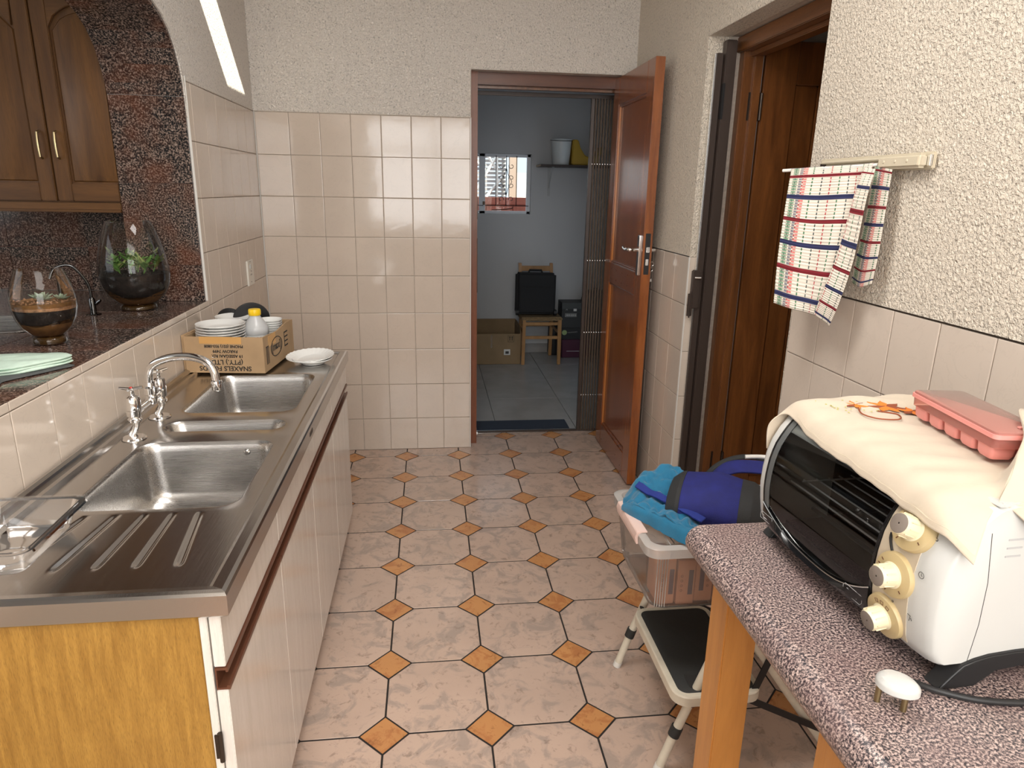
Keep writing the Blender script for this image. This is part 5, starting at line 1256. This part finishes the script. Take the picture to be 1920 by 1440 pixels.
for s in (-1, 1):
    g = G(); g.prism([(s*(HX+.006), CHh-.030), (s*(HX+.010), CHh-.012), (s*(HX+.006), CHh+.003), (s*(HX-.008), CHh+.005), (s*(HX-.022), CHh+.0045), (s*(HX-.022), CHh+.001), (s*(HX-.006), CHh+.001), (s*(HX+.003), CHh-.010), (s*(HX+.001), CHh-.030)], 'y', -.095, .088); g.build('latch', 'latch', cr, .0012)
for k, (x, w, h, yy_) in enumerate(((-.178, .044, .128, 0), (-.128, .046, .125, -.004), (-.076, .047, .138, .006), (-.025, .048, .136, 0), (.030, .048, .130, .003), (.085, .048, .134, 0))):
    x0_ = 1.627+x; y0_ = -2.142-HY+.042+yy_
    names = ['leftmost pink brown card pack standing in the clear crate', 'second card pack from the left in the clear crate', 'third card pack from the left in the clear crate', 'fourth card pack from the left in the crate', 'fifth card pack from the left in the crate', 'rightmost card pack in the crate behind the table leg']
    pk = thing('card_pack', names[k], 'pack', (x0_, y0_, CZ0+.0115), 0, 'card packs in the crate')
    rbox((-w/2, 0, 0), (w/2, .085, h), 'carton', 'pack', pk, .0012)
    xo = .006 if k < 2 else -.012; rbox((xo-.0, -.0006, h*.22), (xo+.012, .0002, h*.78), 'printed_label', 'purple', pk, 0)
    g = G(); xm = -.012 if k < 2 else .010
    for q in range(4): g.tube([(xm+.003*math.cos(a), -.0006, h*(.32+.11*q)+.003*math.sin(a)) for a in [i*2*PI/8 for i in range(9)]], .0005, 4)
    for q in range(3): g.box((-w/2+.006+q*.013, .01, h), (-w/2+.013+q*.013, .03, h+.0004))
    g.build('printed_mark', 'brown_channel', pk)

# ------------------------------------------------------------------ bag and garment on the crate
LZ = CZ0+CHh+.0005
bgp = thing('blue_bag', 'royal blue soft bag with black end bands lying on the crate lid', 'bag', (1.61, -2.16, LZ))
def bag_section(c, ax_, w, h, n=28):   # ring around axis direction
    ax_ = Vector(ax_).normalized(); sd = ax_.cross(Vector((0, 0, 1))).normalized(); out = []
    for k in range(n):
        a = k*2*PI/n; cz = math.sin(a); zz = h*(cz*.5+.5); 
        out.append(Vector(c)+sd*w*(abs(math.cos(a))**.7*(1 if math.cos(a) > 0 else -1))+Vector((0, 0, zz*(1-.06*math.cos(2*a)))))
    return out
axd = Vector((.95, -.52, 0)).normalized(); st0 = Vector((-.115, .045, 0))
secs = [(-.005, .05, .03), (.0, .085, .075), (.03, .100, .098), (.075, .104, .108), (.12, .106, .112), (.17, .104, .108), (.215, .098, .100), (.245, .085, .080), (.252, .05, .04)]
def bagpart(a, b, name, m, grow=0):
    ss_ = []
    for i in range(25):
        t = a+(b-a)*i/24
        for (t0, w0, h0), (t1, w1, h1) in zip(secs, secs[1:]):
            if t0 <= t <= t1+1e-9:
                q = (t-t0)/(t1-t0); w_, h_ = w0+(w1-w0)*q, h0+(h1-h0)*q; break
        wob = .004*math.sin(t*60); ss_.append(bag_section(st0+axd*t, axd, w_+grow, h_+grow+wob*.5))
    return G().ring(ss_).build(name, m, bgp, angle=70)
bagpart(-.005, .252, 'bag_body', 'blue'); bagpart(.006, .040, 'end_band', 'bag_black', .0015); bagpart(.185, .251, 'end_band', 'bag_black', .0015)
G().tube([tuple(st0+axd*.024+Vector((p.x, p.y, p.z))-Vector((0, 0, 0))) for p in []] or [(0, 0, .02), (0, 0.001, .021)], .001, 4) if False else None
# shoulder strap and rear pocket
S = surf([[(.0, .12, .02), (.06, .13, .085), (.14, .105, .105), (.22, .06, .11)], [(.02, .085, .085), (.07, .09, .120), (.15, .06, .130), (.23, .02, .12)], [(.04, .03, .110), (.08, .03, .115), (.15, .0, .118), (.22, -.03, .11)]], 8, 8)
o = G().grid(S).build('back_flap', 'blue', bgp, angle=180); md = o.modifiers.new('thickness', 'SOLIDIFY'); md.thickness = .006
G().tube(catmull([(-.01, .12, .02), (.05, .128, .090), (.12, .115, .122), (.19, .075, .124), (.24, .03, .115)], 8), .010, 10, flat=.45).build('strap', 'bag_black', bgp)
G().tube(catmull([(.12, .10, .128), (.17, .085, .132), (.23, .05, .130), (.28, .03, .10)], 6), .006, 8).build('white_piping', 'white_trim', bgp)
gm = thing('turquoise_garment', 'crumpled turquoise garment with a blue elastic waistband on the crate lid', 'garment', (1.46, -2.14, LZ))
def gsurf(rows, name, m, th=.004, nu=9, nv=9, wob=.004):
    S = surf(rows, nu, nv); S = [[Vector((p.x, p.y, max(.003, p.z+wob*2.2*(.28-abs(mnoise.noise(Vector((p.x*24+p.y*12, p.y*20-p.x*6, 1.7)))))+wob*.8*mnoise.noise(Vector((p.x*60, p.y*48, 4)))))) for p in r] for r in S]
    o = G().grid(S).build(name, m, gm, angle=180); md = o.modifiers.new('thickness', 'SOLIDIFY'); md.thickness = th; md.offset = 0; return o
gsurf([[(-.088, .030, .004), (-.070, .085, .006), (-.035, .130, .010), (.010, .165, .012), (.06, .170, .006)],
       [(-.080, .015, .020), (-.055, .060, .026), (-.020, .110, .062), (.030, .140, .070), (.075, .150, .05)],
       [(-.060, -.020, .034), (-.035, .020, .040), (.000, .070, .050), (.045, .105, .088), (.085, .115, .080)],
       [(-.030, -.070, .036), (-.005, -.035, .042), (.020, .010, .045), (.050, .050, .070), (.090, .07, .09)],
       [(.005, -.130, .040), (.025, -.095, .044), (.045, -.050, .040), (.065, .0, .05), (.10, .03, .07)],
       [(.040, -.165, .020), (.055, -.140, .034), (.075, -.100, .030), (.09, -.05, .04), (.12, .0, .05)]], 'garment_cloth', 'turq', nu=14, nv=14, wob=.012)
gsurf([[(-.090, .034, .003), (-.072, -.012, .003), (-.050, -.050, .003), (-.022, -.105, .003), (.010, -.165, .003), (.045, -.195, .003)],
       [(-.088, .036, .014), (-.076, -.004, .022), (-.052, -.042, .028), (-.022, -.092, .030), (.008, -.148, .030), (.045, -.180, .026)],
       [(-.080, .030, .024), (-.066, .002, .034), (-.042, -.034, .038), (-.012, -.084, .040), (.016, -.136, .040), (.05, -.165, .030)]], 'garment_hem', 'turq', wob=.004)
gsurf([[(-.045, .070, .052), (-.032, .030, .052), (-.008, -.020, .056), (.022, -.080, .056), (.060, -.145, .050)],
       [(-.030, .080, .062), (-.015, .040, .060), (.008, -.008, .062), (.036, -.066, .062), (.078, -.130, .052)]], 'waistband', 'blue_band', .006, wob=.002)

# ------------------------------------------------------------------ laundry room contents
sh = thing('wall_shelf', 'dark wooden wall shelf on a grey bracket in the laundry room', 'shelf', (2.05, 2.42, 1.655))
rbox((-.255, -.235, 0), (.35, -.0005, .018), 'board', 'dark_shelf', sh, .002); rbox((-.2565, -.233, .0015), (-.2548, -.002, .0165), 'board_end', 'raw_wood', sh, 0)
g = G(); g.box((-.150, -.19, -.004), (-.128, -.001, -.0002)); g.box((-.150, -.004, -.24), (-.128, -.0005, -.004)); g.tube([(-.139, -.16, -.005), (-.139, -.003, -.17)], .004, 6); g.build('bracket', 'ext_grey', sh)
bu = thing('white_bucket', 'white plastic bucket on the laundry shelf beside the yellow basin', 'bucket', (1.985, 2.285, 1.674))
G().lathe([(.001, .001), (.068, .001), (.070, .004), (.088, .196), (.093, .198), (.093, .205), (.086, .205), (.067, .008), (.001, .006)], n=36).build('bucket_body', 'bucket_white', bu)
G().tube([(.094*math.cos(a), .094*math.sin(a), .200+.012*math.sin(a)) for a in [PI+PI*k/16 for k in range(17)]], .0025, 6).build('bail_handle', 'ink', bu)
yb = thing('yellow_basin', 'yellow plastic scooped basin on the laundry shelf behind the bucket', 'basin', (2.185, 2.30, 1.674))
G().prism([(-.115, 0), (.12, 0), (.145, .15), (.128, .15), (.10, .085), (.05, .062), (.0, .075), (-.045, .14), (-.065, .205), (-.112, .205)], 'y', -.075, .075).build('basin_body', 'bucket_yellow', yb, .008, seg=3)

cb_ = thing('moving_box', 'large open brown cardboard box on the laundry floor by the doorway edge', 'box', (1.33, 2.16, 0))
w_, d_, h_ = .30, .20, .33
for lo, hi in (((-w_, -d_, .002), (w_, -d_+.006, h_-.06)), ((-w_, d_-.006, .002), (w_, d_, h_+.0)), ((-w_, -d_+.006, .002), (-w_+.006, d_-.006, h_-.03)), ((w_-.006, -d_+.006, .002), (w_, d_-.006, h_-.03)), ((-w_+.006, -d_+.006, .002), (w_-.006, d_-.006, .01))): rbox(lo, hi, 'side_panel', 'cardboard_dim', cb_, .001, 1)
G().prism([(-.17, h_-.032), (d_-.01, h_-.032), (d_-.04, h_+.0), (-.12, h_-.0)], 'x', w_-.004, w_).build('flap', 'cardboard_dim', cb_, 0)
rbox((.155, -d_-.0006, .085), (.210, -d_, .135), 'sticker', 'print_white', cb_, 0)
g = G(); g.box((.168, -d_-.001, .095), (.198, -d_-.0006, .118)); g.build('sticker_print', 'print_grey', cb_, smooth=False)
g = G(); g.tube([(.19, -d_-.0006, .20), (.24, -d_-.0006, .20), (.24, -d_-.0006, .255), (.19, -d_-.0006, .255), (.19, -d_-.0006, .20)], .0015, 4)
for x in (.205, .225): g.box((x-.003, -d_-.001, .212), (x+.003, -d_-.0004, .243)); g.add([(x-.008, -d_-.001, .240), (x+.008, -d_-.001, .240), (x, -d_-.001, .250)], [(0, 1, 2)])
g.build('arrow_mark', 'ink', cb_, smooth=False)
rbox((.04, -d_-.0008, .15), (.055, -d_-.0002, .262), 'clear_tape', 'clear_plastic', cb_, 0)

ch = thing('rush_seat_chair', 'wooden chair with a woven rush seat holding the black suitcase', 'chair', (1.80, 2.03, 0))
for x0, z1, y in ((-.165, .405, -.10), (.150, .405, -.10)): G().ring([[(x0, y, 0.001), (x0+.028, y, .001), (x0+.028, y+.028, .001), (x0, y+.028, .001)], [(x0+.006*(1 if x0 < 0 else -1), y, z1), (x0+.034 if x0 < 0 else x0+.028, y, z1), (x0+.034 if x0 < 0 else x0+.028, y+.028, z1), (x0+.006*(1 if x0 < 0 else -1), y+.028, z1)]]).build('leg', 'chair_wood', ch, .003)
for x0 in (-.150, .130): G().ring([[(x0, .24, .001), (x0+.028, .24, .001), (x0+.028, .268, .001), (x0, .268, .001)], [(x0, .20, .42), (x0+.028, .20, .42), (x0+.028, .228, .42), (x0, .228, .42)], [(x0-.008, .27, .84), (x0+.020, .27, .84), (x0+.020, .295, .84), (x0-.008, .295, .84)]]).build('rear_post', 'chair_wood', ch, .003)
for z in (.36, .24): rbox((-.14, -.095, z-.012), (.155, -.078, z+.014), 'rung', 'chair_wood', ch, .003)
for x in (-.15, .155): rbox((x-.008, -.075, .27), (x+.008, .215, .292), 'rung', 'chair_wood', ch, .003)
rbox((-.13, .212, .28), (.14, .228, .302), 'rung', 'chair_wood', ch, .003); rbox((-.14, .265, .77), (.14, .285, .815), 'back_rail', 'chair_wood', ch, .004)
rbox((-.175, -.105, .385), (.185, .235, .418), 'woven_seat', 'cane', ch, .010, 3)
sc_ = thing('black_suitcase', 'black upright soft suitcase standing on the rush seat chair', 'suitcase', (1.765, 2.03, .4185)); sc_.rotation_euler = (-.07, .015, 0)
rbox((-.172, -.035, .012), (.165, .12, .365), 'case_body', 'suitcase', sc_, .018, 3)
rbox((-.150, -.043, .04), (.145, -.030, .25), 'front_pocket', 'suitcase', sc_, .006)
G().tube([(-.065, .04, .360), (-.058, .04, .385), (.045, .04, .385), (.052, .04, .360)], .009, 8).build('carry_handle', 'suitcase', sc_)
for x in (-.165, .165): G().lathe([(.001, -.012), (.026, -.012), (.028, 0), (.026, .012), (.001, .012)], (0, 0, 0), 20, Matrix.Translation((x, -.02, .028)) @ Matrix.Rotation(PI/2, 4, 'Y')).build('wheel', 'black', sc_)
px_ = 2.14
mb = thing('maroon_crate', 'dark maroon plastic crate on the floor right of the wooden chair', 'crate', (px_, 2.28, 0))
rbox((-.105, -.10, .002), (.16, .10, .17), 'crate_body', 'maroon', mb, .006); rbox((-.11, -.105, .155), (.165, .105, .168), 'crate_rim', 'maroon', mb, .003); rbox((-.06, -.104, .06), (.07, -.099, .064), 'ridge', 'laundry_wall', mb, 0)
gb = thing('black_printed_box', 'black box with a green logo on top of the maroon crate', 'box', (px_, 2.28, .172))
rbox((-.115, -.10, 0), (.15, .10, .105), 'carton', 'black', gb, .002)
G().lathe([(.001, .0008), (.023, .0008), (.023, 0)], n=22, T=Matrix.Translation((-.085, -.1002, .062)) @ Matrix.Rotation(PI/2, 4, 'X')).build('green_logo', 'print_green', gb)
g = G()
for k in range(7): g.tube([(-.055+k*.013, -.1006, .058+.001*k), (-.050+k*.013, -.1006, .068+.001*k), (-.046+k*.013, -.1006, .058+.001*k)], .0011, 4)
g.build('script_lettering', 'print_white', gb)
db = thing('dark_printed_box', 'dark grey printed box with white label lines above the green logo box', 'box', (px_, 2.28, .278))
rbox((-.115, -.10, 0), (.10, .10, .225), 'carton', 'print_grey', db, .002); rbox((-.115, -.1006, .170), (.10, -.1, .224), 'top_band', 'grey_tarp', db, 0)
g = G(); g.tube([(-.085, -.1006, .100), (.02, -.1006, .100), (.02, -.1006, .128), (-.085, -.1006, .128), (-.085, -.1006, .100)], .0015, 4)
for k in range(9): g.box((-.078+k*.011, -.1008, .106), (-.072+k*.011, -.1003, .122))
g.box((-.01, -.1008, .150), (.018, -.1003, .172)); g.tube([(-.08, -.1006, .158), (-.072, -.1006, .170), (-.064, -.1006, .158)], .0012, 4); g.build('printed_mark', 'print_white', db)
gt = thing('grey_rucksack', 'grey rounded rucksack behind the stacked boxes in the laundry room', 'rucksack', (2.345, 2.31, 0))
G().ring([rrect(.075+.05*math.sin(PI*k/12)**.4-.0*(k > 10), .07*(.4+.6*math.sin(PI*min(1, (k+1)/12))**.5), .05*(.5 if k in (0, 12) else 1), .30+.30*k/12, 5) for k in range(13)]).build('rucksack_body', 'grey_tarp', gt)
rbox((-.09, -.07, .0), (.09, .07, .31), 'lower_body', 'grey_tarp', gt, .02, 3)
G().tube([(-.03, -.01, .59), (-.02, -.01, .615), (.02, -.01, .615), (.03, -.01, .59)], .006, 8).build('grab_handle', 'grey_tarp', gt)
rb = thing('round_lamp_case', 'black rounded case half hidden behind the wooden chair legs', 'case', (1.99, 2.33, .0))
G().lathe([(.001, .001), (.05, .001), (.06, .03), (.058, .26), (.045, .33), (.001, .35)], n=24).build('case_body', 'black', rb)
